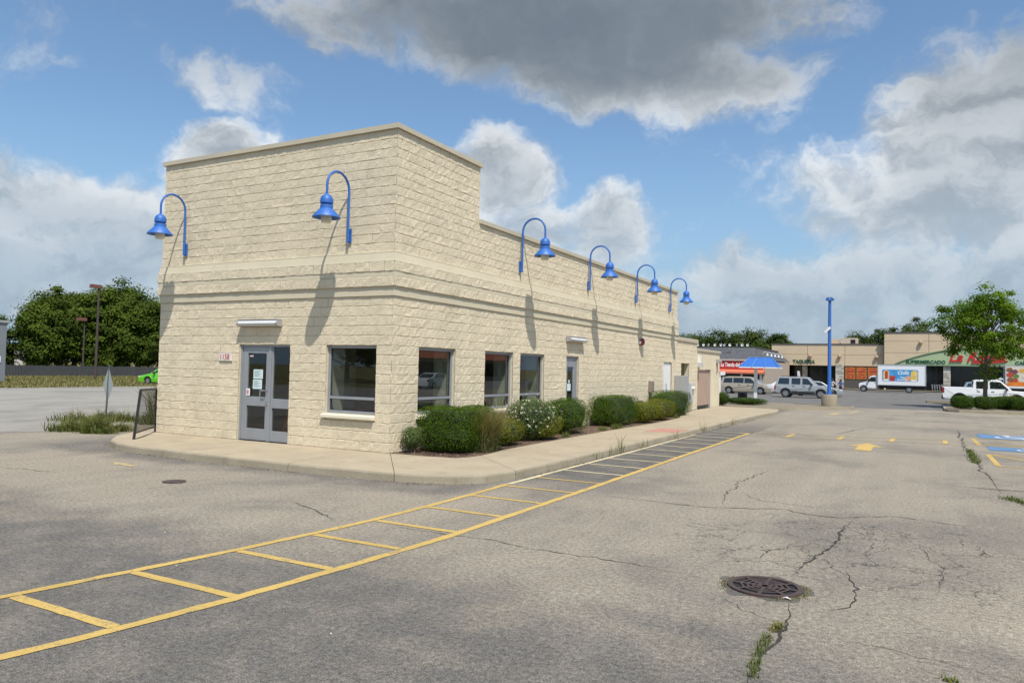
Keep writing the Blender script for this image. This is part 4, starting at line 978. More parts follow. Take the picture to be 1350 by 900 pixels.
# drain grate + manhole -------------------------------------------------------
t = thing('drain_grate', 'round rusty cast iron drain grate set in cracked asphalt', 'drain', (8.60, -5.40, .004))
mb = MB(); mb.lathe([(.34, .0), (.34, .018), (.29, .018), (.29, .0)], (0, 0, 0), 32, cap=False); mb.build('rim', m_iron, t)
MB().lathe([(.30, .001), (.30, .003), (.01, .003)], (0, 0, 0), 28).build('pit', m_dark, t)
bars = MB()
for k in range(4):
    a_ = k*math.pi/4; bars.add([(*Matrix.Rotation(a_, 2) @ Vector(p), .017) for p in ((-.30, -.017), (.30, -.017), (.30, .017), (-.30, .017))], [(0, 1, 2, 3)])
bars.build('cross_bar', m_iron, t, fix=False)
for rr in (.07, .125, .18, .235):
    b_ = MB(); oc = [(rr*math.cos(R(45*j)), rr*math.sin(R(45*j))) for j in range(8)]; oi_ = [(.78*0+ (rr-.024)*math.cos(R(45*j)), (rr-.024)*math.sin(R(45*j))) for j in range(8)]
    b_.add([(*p, .0175) for p in oc] + [(*p, .0175) for p in oi_], [(j, (j+1) % 8, 8+(j+1) % 8, 8+j) for j in range(8)])
    b_.build('ring_bar', m_iron, t, fix=False)
sheet('broken_apron', [(8.60+(.40+.05*math.sin(5*a_)+.03*math.cos(9*a_))*math.cos(a_), -5.40+(.40+.05*math.sin(5*a_)+.03*math.cos(9*a_))*math.sin(a_)) for a_ in [R(q_) for q_ in range(0, 360, 12)]], .003, m_tar, lot)
t = thing('litter_wrapper', 'crumpled pale wrapper lying beside the drain grate', 'litter', (8.83, -5.68, .006))
MB().add([(-.04, -.012, .002), (.0, -.018, .016), (.045, -.01, .004), (.04, .018, .002), (.004, .015, .02), (-.04, .018, .004)], [(0, 1, 4, 5), (1, 2, 3, 4)]).build('foil', mat('foil', (.6, .55, .56), .3), t, fix=False)
t = thing('manhole_cover', 'small dark iron cover on the open asphalt facing the front door', 'manhole cover', (-1.0, -4.45, .004))
MB().lathe([(.165, 0), (.165, .012), (.15, .014), (.02, .014)], (0, 0, 0), 24).build('lid', m_iron, t); MB().lathe([(.185, .0), (.185, .01), (.167, .01)], (0, 0, 0), 24).build('rim', m_iron, t)

# ------------------------------------------------------------------ left side
t = thing('metal_railing', 'short leaning black metal railing at the end of the front walk', 'railing', (-6.32, -1.5, .15))
e = Vector((-1.35, 1.55, 0)); top_a = Vector((.10, .06, 1.16)); top_b = e+Vector((.0, .0, 1.12))
MB().tube([(0, 0, 0), top_a], .032, 6).build('post', m_black, t); MB().tube([e, top_b], .032, 6).build('post', m_black, t)
MB().tube([top_a, top_b], .028, 6).build('top_rail', m_black, t); MB().tube([Vector((0, 0, .14)), e+Vector((0, 0, .14))], .02, 6).build('bottom_rail', m_black, t)
for k in range(1, 19):
    u = k/19; MB().tube([Vector((.012, .007, .14)).lerp(e+Vector((0, 0, .14)), u), top_a.lerp(top_b, u)], .0055, 4).build('picket', m_black, t)
kr = thing('kerb_remnant', 'short broken concrete kerb beside the scruffy weeds', 'kerb', (-10.0, 1.0, 0)); MB().prism([(-.9, -.5), (-.78, -.62), (.9, .75), (.78, .9)], -.02, .13).build('kerb_stone', m_kerb, kr)
def patch(k, cx, cy, sx, sy, rot, r):
    a = r.normal(0, 1, (k, 2)); a = a[(a**2).sum(1) < 4]; x_, y_ = a[:, 0]*sx, a[:, 1]*sy
    return np.stack([cx+x_*math.cos(rot)-y_*math.sin(rot), cy+x_*math.sin(rot)+y_*math.cos(rot), np.zeros(len(a))], 1)
r = np.random.RandomState(44)
P = np.concatenate([patch(1500, 0, 0, .60, .35, .6, r), patch(500, -1.3, .7, .35, .3, .6, r), patch(1500, -2.8, 2.6, 1.0, .55, .8, r), patch(500, -.6, 2.6, .4, .5, .8, r), patch(300, .9, -.35, .3, .12, .5, r)])
hv = .10+.30*np.clip(.5+.5*np.sin(P[:, 0]*3.1+1)*np.cos(P[:, 1]*3.7)+.35*np.sin(P[:, 0]*7.3+P[:, 1]*5.1), 0, 1.3)
tag(blades('island_grass', P, hv, m_weed, None, 45, .011, 1.3, loc=(-10.6, .15, .0)), kind='stuff')
tag(blades('island_grass', P[::3]+np.array([.05, .03, 0]), hv[::3]*1.35, m_straw, None, 47, .007, 1.0, loc=(-10.6, .15, .0)), kind='stuff')
P = np.concatenate([patch(900, 0, 0, .35, .3, 0, r), patch(700, .6, 1.2, .4, .35, 0, r)])
tag(blades('tall_weeds', P, 1.15, m_straw, None, 46, .011, .6, loc=(-11.4, 3.2, .1)), 'tall straggly weeds growing behind the black railing', 'weeds')
t = thing('diamond_sign', 'bare back of a diamond shaped road sign on a leaning post', 'road sign', (-13.3, 2.35, .1), R(-6))
MB().tube([(0, 0, 0), (.03, .04, 1.75)], .028, 6).build('post', mat('green_post', (.06, .085, .07), .6), t)
dm = MB(); c = Vector((.0, .035, 1.10)); ax = Vector((-.978, .211, 0)).normalized()*.56
dm.add([c+Vector((0, 0, .56)), c+ax, c-Vector((0, 0, .56)), c-ax] + [p+Vector((.012, -.008, 0)) for p in (c+Vector((0, 0, .56)), c+ax, c-Vector((0, 0, .56)), c-ax)], [(0, 1, 2, 3), (7, 6, 5, 4), (0, 4, 5, 1), (1, 5, 6, 2), (2, 6, 7, 3), (3, 7, 4, 0)])
dm.build('panel', mat('sign_back', (.45, .47, .45), .45, metal=.3, var=.06), t)
t = thing('brown_light_pole', 'tall rusty brown parking light pole with a box head', 'light pole', (-66, 35.5, 0))
MB().tube([(0, 0, 0), (0, 0, 9.6)], [.14, .10], 8).build('pole', m_rust, t); MB().box(-.3, .2, -.85, .2, 9.5, 9.85).build('lamp_head', mat('rust_red_head', (.17, .065, .045), .6), t)
t = thing('brown_light_pole', 'shorter brown light pole standing behind the tall one', 'light pole', (-82, 44.0, 0))
MB().tube([(0, 0, 0), (0, 0, 6.9)], [.11, .08], 8).build('pole', m_rust, t); MB().box(-.3, .3, -.9, .1, 6.8, 7.2).build('lamp_head', mat('rust_red_head', (.17, .065, .045), .6), t)
t = thing('boundary_fence', 'long dark board fence below the mass of trees', 'fence', (-76, 40, 0))
fm = MB(); m_fence = mat('dark_fence', (.055, .055, .058), .8, var=.15, vs=1.0)
for k in range(130):
    y_ = -22+k*.31; fm.box(-.03-.02*(k % 2), .03-.02*(k % 2), y_, y_+.29, .05, 1.22+.03*math.sin(k*1.7))
tag(fm.build('board', m_fence, t), kind='stuff')
for k in range(18): MB().box(-.16, -.06, -22+k*2.4, -21.88+k*2.4, 0, 1.2).build('post', m_fence, t)
t = thing('red_fence', 'faded red fence panels continuing the dark board fence', 'fence', (-76, 59.0, 0)); m_redf = mat('faded_red_board', (.26, .085, .07), .8, var=.12, vs=1)
for k in range(6): MB().box(-.04, .04, -.8+k*2.0, 1.1+k*2.0, .1, 1.2).build('panel', m_redf, t)
for k in range(7): MB().box(-.08, .08, -.92+k*2.0, -.78+k*2.0, 0, 1.6).build('post', m_greybox, t)
r = np.random.RandomState(71); k = 26000
P = np.stack([r.uniform(-75.5, -43.5, k), r.uniform(2, 66, k), np.full(k, -.03)], 1)
tag(blades('verge_grass', P, .24, m_straw, None, 72, .035, .8), kind='stuff')
t = thing('grey_shed', 'plain grey metal shed wall at the edge of the lot', 'shed', (-57, 20.75, 0))
MB().box(-6, 0, -6, 1.2, 0, 4.9).build('wall', mat('shed_grey', (.19, .205, .225), .6, var=.05, vs=1), t); MB().box(-6.1, .1, -6.1, 1.3, 4.9, 5.1).build('roof', m_greybox, t)
MB().box(.0, .05, .5, .8, 1.6, 2.1).build('meter_box', m_white, t)
t = thing('white_house', 'small white house glimpsed beside the tree crowns over the fence', 'house', (-99, 44.6, 0))
MB().box(-4, 0, -1.2, 1.4, 0, 2.5).build('wall', m_white, t); MB().prism([(-1.5, 2.5), (1.7, 2.5), (.1, 3.6)], -4.3, .3, 'x').build('roof', m_greybox, t); MB().box(.0, .03, -.6, .3, .8, 1.9).build('window', m_dark, t)

# ------------------------------------------------------------------ shops across the lot
m_tanw = mat('tan_render', (.57, .45, .31), .85, var=.04, vs=.5, fine=.03, fs=8, spec=.2)
m_joint = mat('render_joint', (.27, .2, .14), .9); m_cap = mat('dark_cap', (.07, .065, .06), .6)
m_shopgl = mat('dark_shop_glass', (.012, .013, .014), .08, spec=.6); m_stone = mat('pale_stone', (.42, .39, .34), .9, var=.25, vs=3.5, bump=.6, bs=6, bd=.05)
m_green = mat('sage_fascia', (.34, .43, .25), .7, var=.05, vs=.7); m_dkgreen = mat('dark_green_letters', (.010, .085, .045), .5); m_sred = mat('sign_red', (.50, .022, .018), .45, var=.04)
sm = thing('supermarket_building', 'long tan supermarket block with sage green arched fascia and dark shopfronts', 'building', (0, 112, 0))
MB().box(-10.7, 5.42, 3.0, 30, 0, 6.75).build('core_wall', m_joint, sm); MB().box(5.44, 46, 2.0, 30, 0, 8.45).build('core_wall', m_joint, sm)
def panels(x0, x1, yf, zs, step):
    k = max(1, round((x1-x0)/step))
    for (z0, z1) in zs:
        for i in range(k): MB().box(x0+(x1-x0)*i/k+.025, x0+(x1-x0)*(i+1)/k-.025, yf, yf+.2, z0+.02, z1-.02).build('panel', m_tanw, sm)
MB().box(-10.7, 5.42, .12, 3.0, 3.56, 6.72).build('bulkhead', m_joint, sm); MB().box(5.44, 46, -.88, 2.0, 3.86, 8.4).build('bulkhead', m_joint, sm)
panels(-10.7, 5.4, 0, ((3.55, 5.25), (5.25, 6.78)), 5.3); panels(5.44, 46, -1.0, ((3.85, 5.6), (5.6, 7.3), (7.3, 8.5)), 5.6)
MB().box(5.44, 5.64, -.8, .3, 0, 8.4).build('return_wall', m_tanw, sm)
MB().box(-10.8, 5.42, -.08, .3, 6.78, 6.95).build('cap', m_cap, sm); MB().box(5.36, 46.1, -1.08, -.6, 8.5, 8.66).build('cap', m_cap, sm)
# arched fascia
ar = [(6.85+(27.9-6.85)*i/28, 3.92+2.45*math.sin(math.pi*i/28)**.85) for i in range(29)]
MB().prism(ar, -1.18, -1.0, 'y').build('arch_fascia', m_green, sm)
rim = [(p[0], -1.22, p[1]) for p in ar]; MB().tube(rim, .09, 6).build('arch_trim', mat('arch_trim', (.16, .22, .13), .6), sm)
MB().box(6.3, 28.4, -1.25, -.95, 3.74, 3.915).build('arch_beam', mat('arch_trim', (.16, .22, .13), .6), sm)
text('supermercado_letters', 'SUPERMERCADO', .66, m_dkgreen, sm, (8.3, -1.2, 4.08), FRONT, ext=.04, bold=.02, sx=1.0)
text('la_rosita_letters', 'La Rosita', 1.85, m_sred, sm, (13.7, -1.25, 4.42), FRONT, ext=.08, shear=.35, bold=.045, sx=.98)
sw = MB(); sw.prism([(16.4, 4.22), (18.2, 4.12), (20.6, 4.42), (20.8, 4.62), (18.2, 4.36), (16.6, 4.42)], -1.32, -1.2, 'y'); sw.build('red_swash', m_sred, sm)
text('carniceria_letters', 'CARNICERIA', .66, m_dkgreen, sm, (21.6, -1.2, 4.08), FRONT, ext=.04, bold=.02)
text('taqueria_letters', 'TAQUERIA', .72, m_dkgreen, sm, (-7.45, -.06, 3.92), FRONT, ext=.04, bold=.02, sx=.92)
# shopfronts: glazing, mullions, columns, posters
MB().box(-10.6, 5.4, 2.9, 2.99, .13, 3.56).build('shop_glass', m_shopgl, sm); MB().box(5.7, 46, 1.9, 1.99, .13, 3.86).build('shop_glass', m_shopgl, sm)
for x in (-10, -7.6, -5.2, -3.6, -2.4): MB().box(x-.05, x+.05, 2.82, 2.89, .13, 3.5).build('mullion', m_cap, sm)
for x in (9.2, 10.4, 12.2, 15.3, 17.2, 19.0, 21.5, 24): MB().box(x-.06, x+.06, 1.82, 1.89, .13, 3.8).build('mullion', m_cap, sm)
for x0, x1, yf, h in ((-10.7, -9.75, .0, 3.55), (-1.25, -.1, -.15, 3.85), (13.05, 13.95, -.9, 3.74), (27.2, 28.2, -.9, 3.74), (-6.2, -5.5, 1.2, 3.55)):
    MB().box(x0, x1, yf, yf+.9, .13, h).build('stone_column', m_stone, sm)
    zz = .13; kk = 0
    r = random.Random(int(x0*100)); m_st = [mat('stone_a', (.46, .43, .37), .9, var=.1), mat('stone_b', (.33, .31, .27), .9, var=.1), mat('stone_c', (.55, .51, .44), .9, var=.1)]
    while zz < h-.25:
        hh = r.uniform(.18, .34); xs = x0
        while xs < x1-.05:
            ww = min(r.uniform(.25, .6), x1-xs); MB().box(xs+.012, xs+ww-.012, yf-.05-r.uniform(0, .03), yf-.002, zz+.012, zz+hh-.012).build('stone', m_st[r.randint(0, 2)], sm); xs += ww
        zz += hh
MB().box(-.08, 4.9, -.02, .08, .13, 1.45).build('stall_riser', mat('dark_riser', (.07, .065, .06), .7), sm); MB().box(-.08, 4.9, .0, .06, 1.45, 3.55).build('poster_glass', m_shopgl, sm)
m_post = mat('orange_poster', (.42, .125, .018), .6, var=.35, vs=1.6); m_postr = mat('poster_red', (.34, .035, .02), .6, var=.3, vs=3)
for x in (.10, 1.66, 3.22):
    o = MB().box(x, x+1.4, -.03, -.004, 1.58, 3.38).build('poster', m_post, sm); pr_ = MB()
    for (u, w_, ww, hh) in ((.15, 2.55, 1.1, .35), (.2, 1.72, .45, .32), (.8, 1.72, .45, .32), (.3, 2.12, .8, .22), (.25, 3.05, .9, .18)): pr_.prism([(x+u, w_), (x+u+ww, w_+.05), (x+u+ww-.08, w_+hh), (x+u+.1, w_+hh-.04)], -.034, -.0305, 'y')
    pr_.build('poster_print', m_postr, o)
for x in (.05, 1.58, 3.14, 4.72): MB().box(x-.04, x+.04, -.05, -.0, 1.45, 3.5).build('mullion', m_cap, sm)
for x, z, yf in ((-4.9, 5.0, 0), (-.7, 5.0, 0), (4.4, 4.95, 0), (10.2, 7.1, -1), (14.3, 7.1, -1)): MB().lathe([(.12, -.02), (.28, -.14), (.28, -.35), (.12, -.45)], (x, yf, z), 12, 'y').build('facade_light', mat('facade_light', (.4, .28, .2), .6), sm)
MB().box(-2.6, -1.3, 6, 8, 6.75, 7.9).build('roof_unit', m_tanw, sm); u_ = MB().box(-.9, 1.4, 5, 8, 6.75, 8.05).build('roof_unit', mat('unit_beige', (.50, .42, .33), .7), sm); MB().box(.45, 1.15, 4.97, 5.0, 7.2, 7.8).build('vent_opening', m_dark, u_)
MB().box(9.5, 11, 1.8, 1.89, 1.2, 2.6).build('window_sign', mat('window_paper', (.35, .42, .42), .7, var=.2, vs=2), sm)
# dollar shop with grey mansard
m_shing = mat('grey_shingle', (.085, .088, .095), .9, var=.3, vs=2.2, bump=.6, bs=4, bd=.05)
td = thing('corner_shop_building', 'low shop with grey shingle mansard, red sign and orange awning', 'building', (0, 90, 0))
MB().box(-40, -7.95, .6, 21.8, 0, 3.75).build('wall', mat('shop_wall', (.40, .33, .26), .85, var=.05), td)
MB().add([(-40, .3, 3.95), (-7.9, .3, 3.95), (-9.75, 2.4, 5.55), (-40, 2.4, 5.55), (-7.9, 21.8, 3.95), (-9.75, 21.8, 5.55)], [(0, 1, 2, 3), (1, 4, 5, 2)]).build('mansard_base', m_shing, td, fix=False)
for row in range(5):                                   # shingle courses, each lapping the one below
    z0 = 3.97+.315*row; f0 = (z0-3.95)/1.6; f1 = (z0+.33-3.95)/1.6
    MB().add([(-40, .3+2.1*f0-.07, z0), (-7.9-1.85*f0+.07, .3+2.1*f0-.07, z0), (-7.9-1.85*f1+.02, .3+2.1*f1-.02, z0+.33), (-40, .3+2.1*f1-.02, z0+.33), (-7.9-1.85*f0+.07, 21.7, z0), (-7.9-1.85*f1+.02, 21.7, z0+.33)], [(0, 1, 2, 3), (1, 4, 5, 2)]).build('shingle_course', m_shing, td, fix=False)
MB().box(-40, -7.85, .2, .6, 3.75, 3.95).build('eave', mat('pale_eave', (.48, .42, .36), .8), td); MB().box(-40, -9.7, 2.35, 2.7, 5.55, 5.72).build('cap', m_cap, td); MB().box(-9.95, -9.6, 2.7, 21.8, 5.55, 5.72).build('cap', m_cap, td)
MB().box(-14.3, -8.2, .35, .6, 2.62, 3.72).build('red_sign', m_sred, td); text('shop_letters', 'La Tienda del A', .82, m_white, td, (-13.75, .33, 2.95), FRONT, ext=.02, bold=.02, sx=.57)
MB().prism([(.58, 2.66), (-.7, 2.22), (-.7, 2.02), (.58, 2.02)], -40, -8.0, 'x').build('awning', mat('orange_awning', (.50, .145, .075), .75, var=.05), td)
MB().box(-40, -8.3, .55, .598, .13, 2.0).build('shop_glass', m_shopgl, td)
for x in (-13.9, -11.0, -8.5): MB().box(x-.14, x+.14, .4, .54, .13, 2.0).build('pier', m_white, td)
MB().box(-20, -7.9, -.6, .4, 0, .13).build('step', m_kerb, td)
MB().box(-13.2, -12.7, 1.4, 2.0, 4.7, 4.95).build('vent', m_black, td)
r = random.Random(3)
for i in range(14):
    x = -10.6-i*.78+r.uniform(-.2, .2); t = thing('roof_dish', ORD[i]+' small white dish along the roof edge from the grey roof corner', 'dish', (x, 92.9, 5.72), r.uniform(-.8, .8), 'dishes on the grey roof')
    MB().tube([(0, 0, 0), (0, 0, .3)], .03, 5).build('mast', m_greybox, t); MB().lathe([(.03, .04), (.12, .01), (.19, -.05), (.18, -.06), (.12, 0), (.02, .03)], (0, 0, .26), 12, 'y').build('bowl', m_white, t)
for i in range(5):
    t = thing('gooseneck_sign_light', ORD[i]+' pale curved sign light back from the grey roof corner', 'sign light', (-8.6, 93+i*3.1, 4.6), 0, 'lights on the roof slope'); MB().tube([(-.2, 0, .0), (.1, 0, .45), (.45, 0, .35), (.5, 0, .1)], .035, 6).build('arm', m_white, t); MB().lathe([(.05, .1), (.17, -.1)], (.5, 0, .05), 10).build('shade', m_white, t)
# shop that the side windows mirror
ms = thing('mirrored_shop', 'low shop with orange roof band mirrored in the side windows', 'building', (52, 60, 0))
MB().box(0, 14, -42, 45, 0, 3.3).build('wall', mat('shop_wall', (.40, .33, .26), .85, var=.05), ms); MB().prism([(-.8, 3.3), (1.2, 4.6), (1.6, 4.6), (1.6, 3.3)], -42, 45, 'y').build('roof_band', mat('orange_awning', (.50, .145, .075), .75, var=.05), ms)
for k in range(14): MB().box(-.05, -.004, -40+k*6, -35.5+k*6, .6, 2.8).build('window', m_shopgl, ms)

# ------------------------------------------------------------------ vehicles
m_tyre = mat('tyre', (.014, .014, .015), .85); m_rim = mat('alloy_rim', (.30, .31, .32), .35, metal=.6, var=.1, vs=6)
m_cglass = mat('car_glass', (.012, .017, .018), .05, spec=.8, coat=.3); m_trimb = mat('black_trim', (.022, .022, .023), .6)
m_tail = mat('tail_lamp', (.28, .012, .010), .25, coat=.4); m_head = mat('head_lamp', (.62, .64, .64), .12, coat=.5); m_plate = mat('chrome', (.6, .6, .6), .2, metal=.9)
def paint(name, c): return mat(name, c, .32, var=.02, vs=1.5, coat=.7)
def wheel(parent, x, y, r_, w=.22):
    s_ = 1 if y > 0 else -1
    ty = MB().lathe([(r_*.62, -w/2), (r_*.93, -w/2), (r_, -w/2+.04), (r_, w/2-.04), (r_*.93, w/2), (r_*.62, w/2)], (0, 0, 0), 22, 'y', cap=False).build('wheel', m_tyre, parent, (x, y, r_), smooth=True)
    rm = MB(); rm.lathe([(r_*.64, s_*w*.42), (r_*.60, s_*w*.30), (r_*.12, s_*w*.34), (r_*.02, s_*w*.38)], (0, 0, 0), 22, 'y')
    rm.build('rim', m_rim, ty, smooth=True); gp = MB()
    for k in range(5):
        a_ = 2*math.pi*k/5+.3; c_ = (r_*.40*math.cos(a_), r_*.40*math.sin(a_)); pr = [(c_[0]+r_*.11*math.cos(q_), c_[1]+r_*.11*math.sin(q_)) for q_ in [2*math.pi*j/6 for j in range(6)]]
        yy = s_*(w*.36); gp.prism(pr, yy, yy+s_*.012, 'y')
    gp.build('rim_gap', m_trimb, ty)
def vehicle(name, lab, cat, loc, rz, col, W_, belt, zb, rear, top, front, green, wheels, wr, side_win, tumble=.24, clad=None, group=None, mirror_x=None, tail=None, head=None, handles=(), roof_rails=False, flip=False):
    """rear/top/front: profile points of the lower body from tail foot over the belt line to nose foot; green: greenhouse profile"""
    t = thing(name, lab, cat, loc, rz, group); h = W_/2
    bot = []
    for wx in sorted(wheels, reverse=True):
        ra = wr*1.17; zc = wr; a0 = math.acos(max(-1, min(1, (zb-zc)/ra)))
        for k in range(11):
            a_ = -a0 + 2*a0*k/10; bot.append((wx+ra*math.sin(-a_), zc+ra*math.cos(a_)))
    low = [(p[0], p[1]) for p in rear+top+front] + bot
    mb = MB(); k = len(low)
    def tuck(z): return h-.05*max(0, (belt-.35-z))/.5 if z < belt-.35 else h-.03*max(0, z-(belt-.35))/.35
    L_ = [(p[0], tuck(p[1]), p[1]) for p in low]; R_ = [(p[0], -tuck(p[1]), p[1]) for p in low]
    mb.add(L_+R_, [tuple(range(k)), tuple(range(k, 2*k))[::-1]] + [(i, (i+1) % k, k+(i+1) % k, k+i) for i in range(k)])
    body = mb.build('body', col, t, bevel=.035)
    hb = tuck(belt)
    def hw(z): return hb-.005-(z-belt)*tumble
    gk = len(green); gm = MB()
    gm.add([(p[0], hw(p[1]), p[1]) for p in green]+[(p[0], -hw(p[1]), p[1]) for p in green], [tuple(range(gk)), tuple(range(gk, 2*gk))[::-1]] + [(i, (i+1) % gk, gk+(i+1) % gk, gk+i) for i in range(gk-1)])
    cab = gm.build('cabin', col, t, bevel=.04)
    for poly in side_win:
        for s_ in (1, -1):
            w_ = MB(); w_.add([(p[0], s_*(hw(p[1])+.006), p[1]) for p in poly]+[(p[0], s_*(hw(p[1])-.03), p[1]) for p in poly], [tuple(range(len(poly))), tuple(range(len(poly), 2*len(poly)))[::-1]]+[(i, (i+1) % len(poly), len(poly)+(i+1) % len(poly), len(poly)+i) for i in range(len(poly))])
            w_.build('side_window', m_cglass, cab)
    # windscreen (last slope) and rear glass (first slope)
    for nm, (p0, p1) in (('windscreen', (green[-1], green[-2])), ('rear_window', (green[0], green[1]))):
        a_ = Vector((p0[0], 0, p0[1])); b_ = Vector((p1[0], 0, p1[1])); d = b_-a_; nn = Vector((d.z, 0, -d.x)).normalized()
        if nm == 'rear_window': nn = -nn
        lo, hi = a_+d*.10+nn*.008, a_+d*.90+nn*.008; wl, wh = hw(lo.z)-.09, hw(hi.z)-.09
        if nn.x*(1 if nm == 'windscreen' else -1) < 0: pass
        w_ = MB(); pts = [(lo.x, wl, lo.z), (lo.x, -wl, lo.z), (hi.x, -wh, hi.z), (hi.x, wh, hi.z)]
        w_.add(pts+[(p[0]-nn.x*.03, p[1], p[2]-nn.z*.03) for p in pts], [(0, 1, 2, 3), (7, 6, 5, 4), (0, 4, 5, 1), (1, 5, 6, 2), (2, 6, 7, 3), (3, 7, 4, 0)]); w_.build(nm, m_cglass, cab)
    for wx in wheels:
        for s_ in (1, -1): wheel(t, wx, s_*(h-.14), wr)
        MB().box(wx-wr*1.1, wx+wr*1.1, -h+.26, h-.26, zb, wr*2.05).build('wheel_well', m_trimb, t)
    MB().box(min(wheels)+wr*1.2, max(wheels)-wr*1.2, -h+.12, h-.12, zb-.08, zb+.05).build('underbody', m_trimb, t)
    if clad:
        for s_ in (1, -1):
            MB().box(min(wheels)+wr*1.25, max(wheels)-wr*1.25, s_*(tuck(zb+.1))-.012, s_*(tuck(zb+.1))+.03*s_ if s_ > 0 else s_*(tuck(zb+.1))+.012, zb, zb+clad).build('side_cladding', m_trimb, t)
    xr, xf = rear[0][0], front[-1][0]
    MB().box(xr-.06, xr+.12, -h+.06, h-.06, zb+.02, zb+.28).build('rear_bumper', m_trimb if clad else col, t, bevel=.03); MB().box(xf-.12, xf+.06, -h+.06, h-.06, zb+.02, zb+.28).build('front_bumper', m_trimb if clad else col, t, bevel=.03)
    for s_ in (1, -1):
        if tail: x0, x1, z0, z1 = tail; MB().box(x0, x1, s_*(h-.19), s_*(h-.008), z0, z1).build('tail_light', m_tail, t, bevel=.015)
        if head: x0, x1, z0, z1 = head; MB().box(x0, x1, s_*(h-.36), s_*(h-.012), z0, z1).build('headlight', m_head, t, bevel=.02)
        if mirror_x: MB().box(mirror_x-.08, mirror_x+.08, s_*(h+.0), s_*(h+.19), belt+.0, belt+.17).build('mirror', m_trimb, t, bevel=.03)
        for hx in handles: MB().box(hx-.10, hx+.10, s_*(hb+.0), s_*(hb+.035), belt-.12, belt-.075).build('handle', m_trimb, t)
        if roof_rails: zr = max(p[1] for p in green); MB().tube([(green[1][0]+.2, s_*(hw(zr)-.1), zr+.05), (green[-2][0]-.2, s_*(hw(zr)-.1), zr+.05)], .022, 5).build('roof_rail', m_trimb, t)
    return t
m_pw = paint('white_car_paint', (.74, .75, .76)); m_pt = paint('tan_car_paint', (.34, .30, .235)); m_ps = paint('silver_car_paint', (.31, .33, .345)); m_pg = paint('green_car_paint', (.13, .52, .02)); m_pb = paint('blue_grey_paint', (.20, .27, .33)); m_pd = paint('dark_car_paint', (.035, .037, .04))
# tan minivan
vehicle('minivan', 'tan minivan parked in front of the red shop sign', 'van', (-5.4, 65.2, 0), 0, m_pt, 1.98, .98, .22, [(-2.5, .25), (-2.52, .55), (-2.45, .98)], [(0, 1.0), (1.3, 1.02), (1.75, .98)], [(2.4, .78), (2.55, .6), (2.55, .25)],
        [(-2.42, .98), (-2.22, 1.62), (-1.6, 1.73), (.3, 1.72), (.75, 1.62), (1.72, 1.0)], (-1.55, 1.52), .34, [[(-2.12, 1.08), (-1.2, 1.08), (-1.2, 1.58), (-2.0, 1.56)], [(-1.12, 1.08), (-.1, 1.08), (-.1, 1.6), (-1.12, 1.6)], [(-.02, 1.08), (1.1, 1.08), (.55, 1.56), (-.02, 1.6)]],
        mirror_x=.95, tail=(-2.56, -2.40, .78, 1.15), head=(2.2, 2.53, .62, .80), handles=(-.5, .35))
# silver SUV
vehicle('suv', 'silver white SUV with black lower trim behind the blue light pole', 'suv', (.95, 58.2, 0), 0, m_ps, 2.0, 1.12, .36, [(-2.3, .4), (-2.32, .7), (-2.30, 1.12)], [(.3, 1.12), (1.0, 1.12), (2.15, 1.03)], [(2.33, .95), (2.35, .6), (2.33, .4)],
        [(-2.28, 1.12), (-2.08, 1.80), (-1.7, 1.84), (.2, 1.84), (.42, 1.78), (1.08, 1.12)], (-1.42, 1.48), .385, [[(-2.08, 1.18), (-1.12, 1.18), (-1.12, 1.72), (-1.95, 1.72)], [(-.92, 1.18), (-.18, 1.18), (-.18, 1.72), (-.92, 1.72)], [(-.02, 1.18), (.82, 1.18), (.42, 1.68), (-.02, 1.72)]],
        tumble=.17, clad=.24, mirror_x=.75, tail=(-2.35, -2.24, .72, 1.08), head=(2.2, 2.36, .78, .97), handles=(-.75, .12), roof_rails=True)
def sedan(lab, loc, rz, m, group=None):
    return vehicle('sedan', lab, 'car', loc, rz, m, 1.8, .92, .2, [(-2.3, .3), (-2.33, .6), (-2.25, .92)], [(-1.6, .98), (.9, .93), (1.2, .92)], [(2.1, .74), (2.3, .58), (2.3, .25)], [(-1.75, .95), (-1.0, 1.40), (-.6, 1.46), (.2, 1.45), (.5, 1.38), (1.2, .93)], (-1.4, 1.4), .32,
        [[(-1.35, 1.0), (-.45, 1.0), (-.45, 1.38), (-.95, 1.33)], [(-.37, 1.0), (.85, 1.0), (.4, 1.33), (-.37, 1.38)]], mirror_x=.7, tail=(-2.36, -2.22, .66, .86), head=(2.0, 2.3, .56, .72), handles=(-.6, .2), group=group)
sedan('white car half hidden behind the tan minivan', (-2.2, 71.5, 0), 0, m_pw); sedan('second white car nosing out past the first behind the minivan', (-.9, 77.0, 0), 0, m_pw)
sedan('dark car parked behind the silver SUV', (1.2, 65.0, 0), R(8), m_ps)
sedan('bright green car at the corner of the building', (-46.5, 29.6, 0), R(120+75), m_pg)
sedan('white car on the open lot mirrored in the side windows', (30, 46, 0), R(90), m_pw)
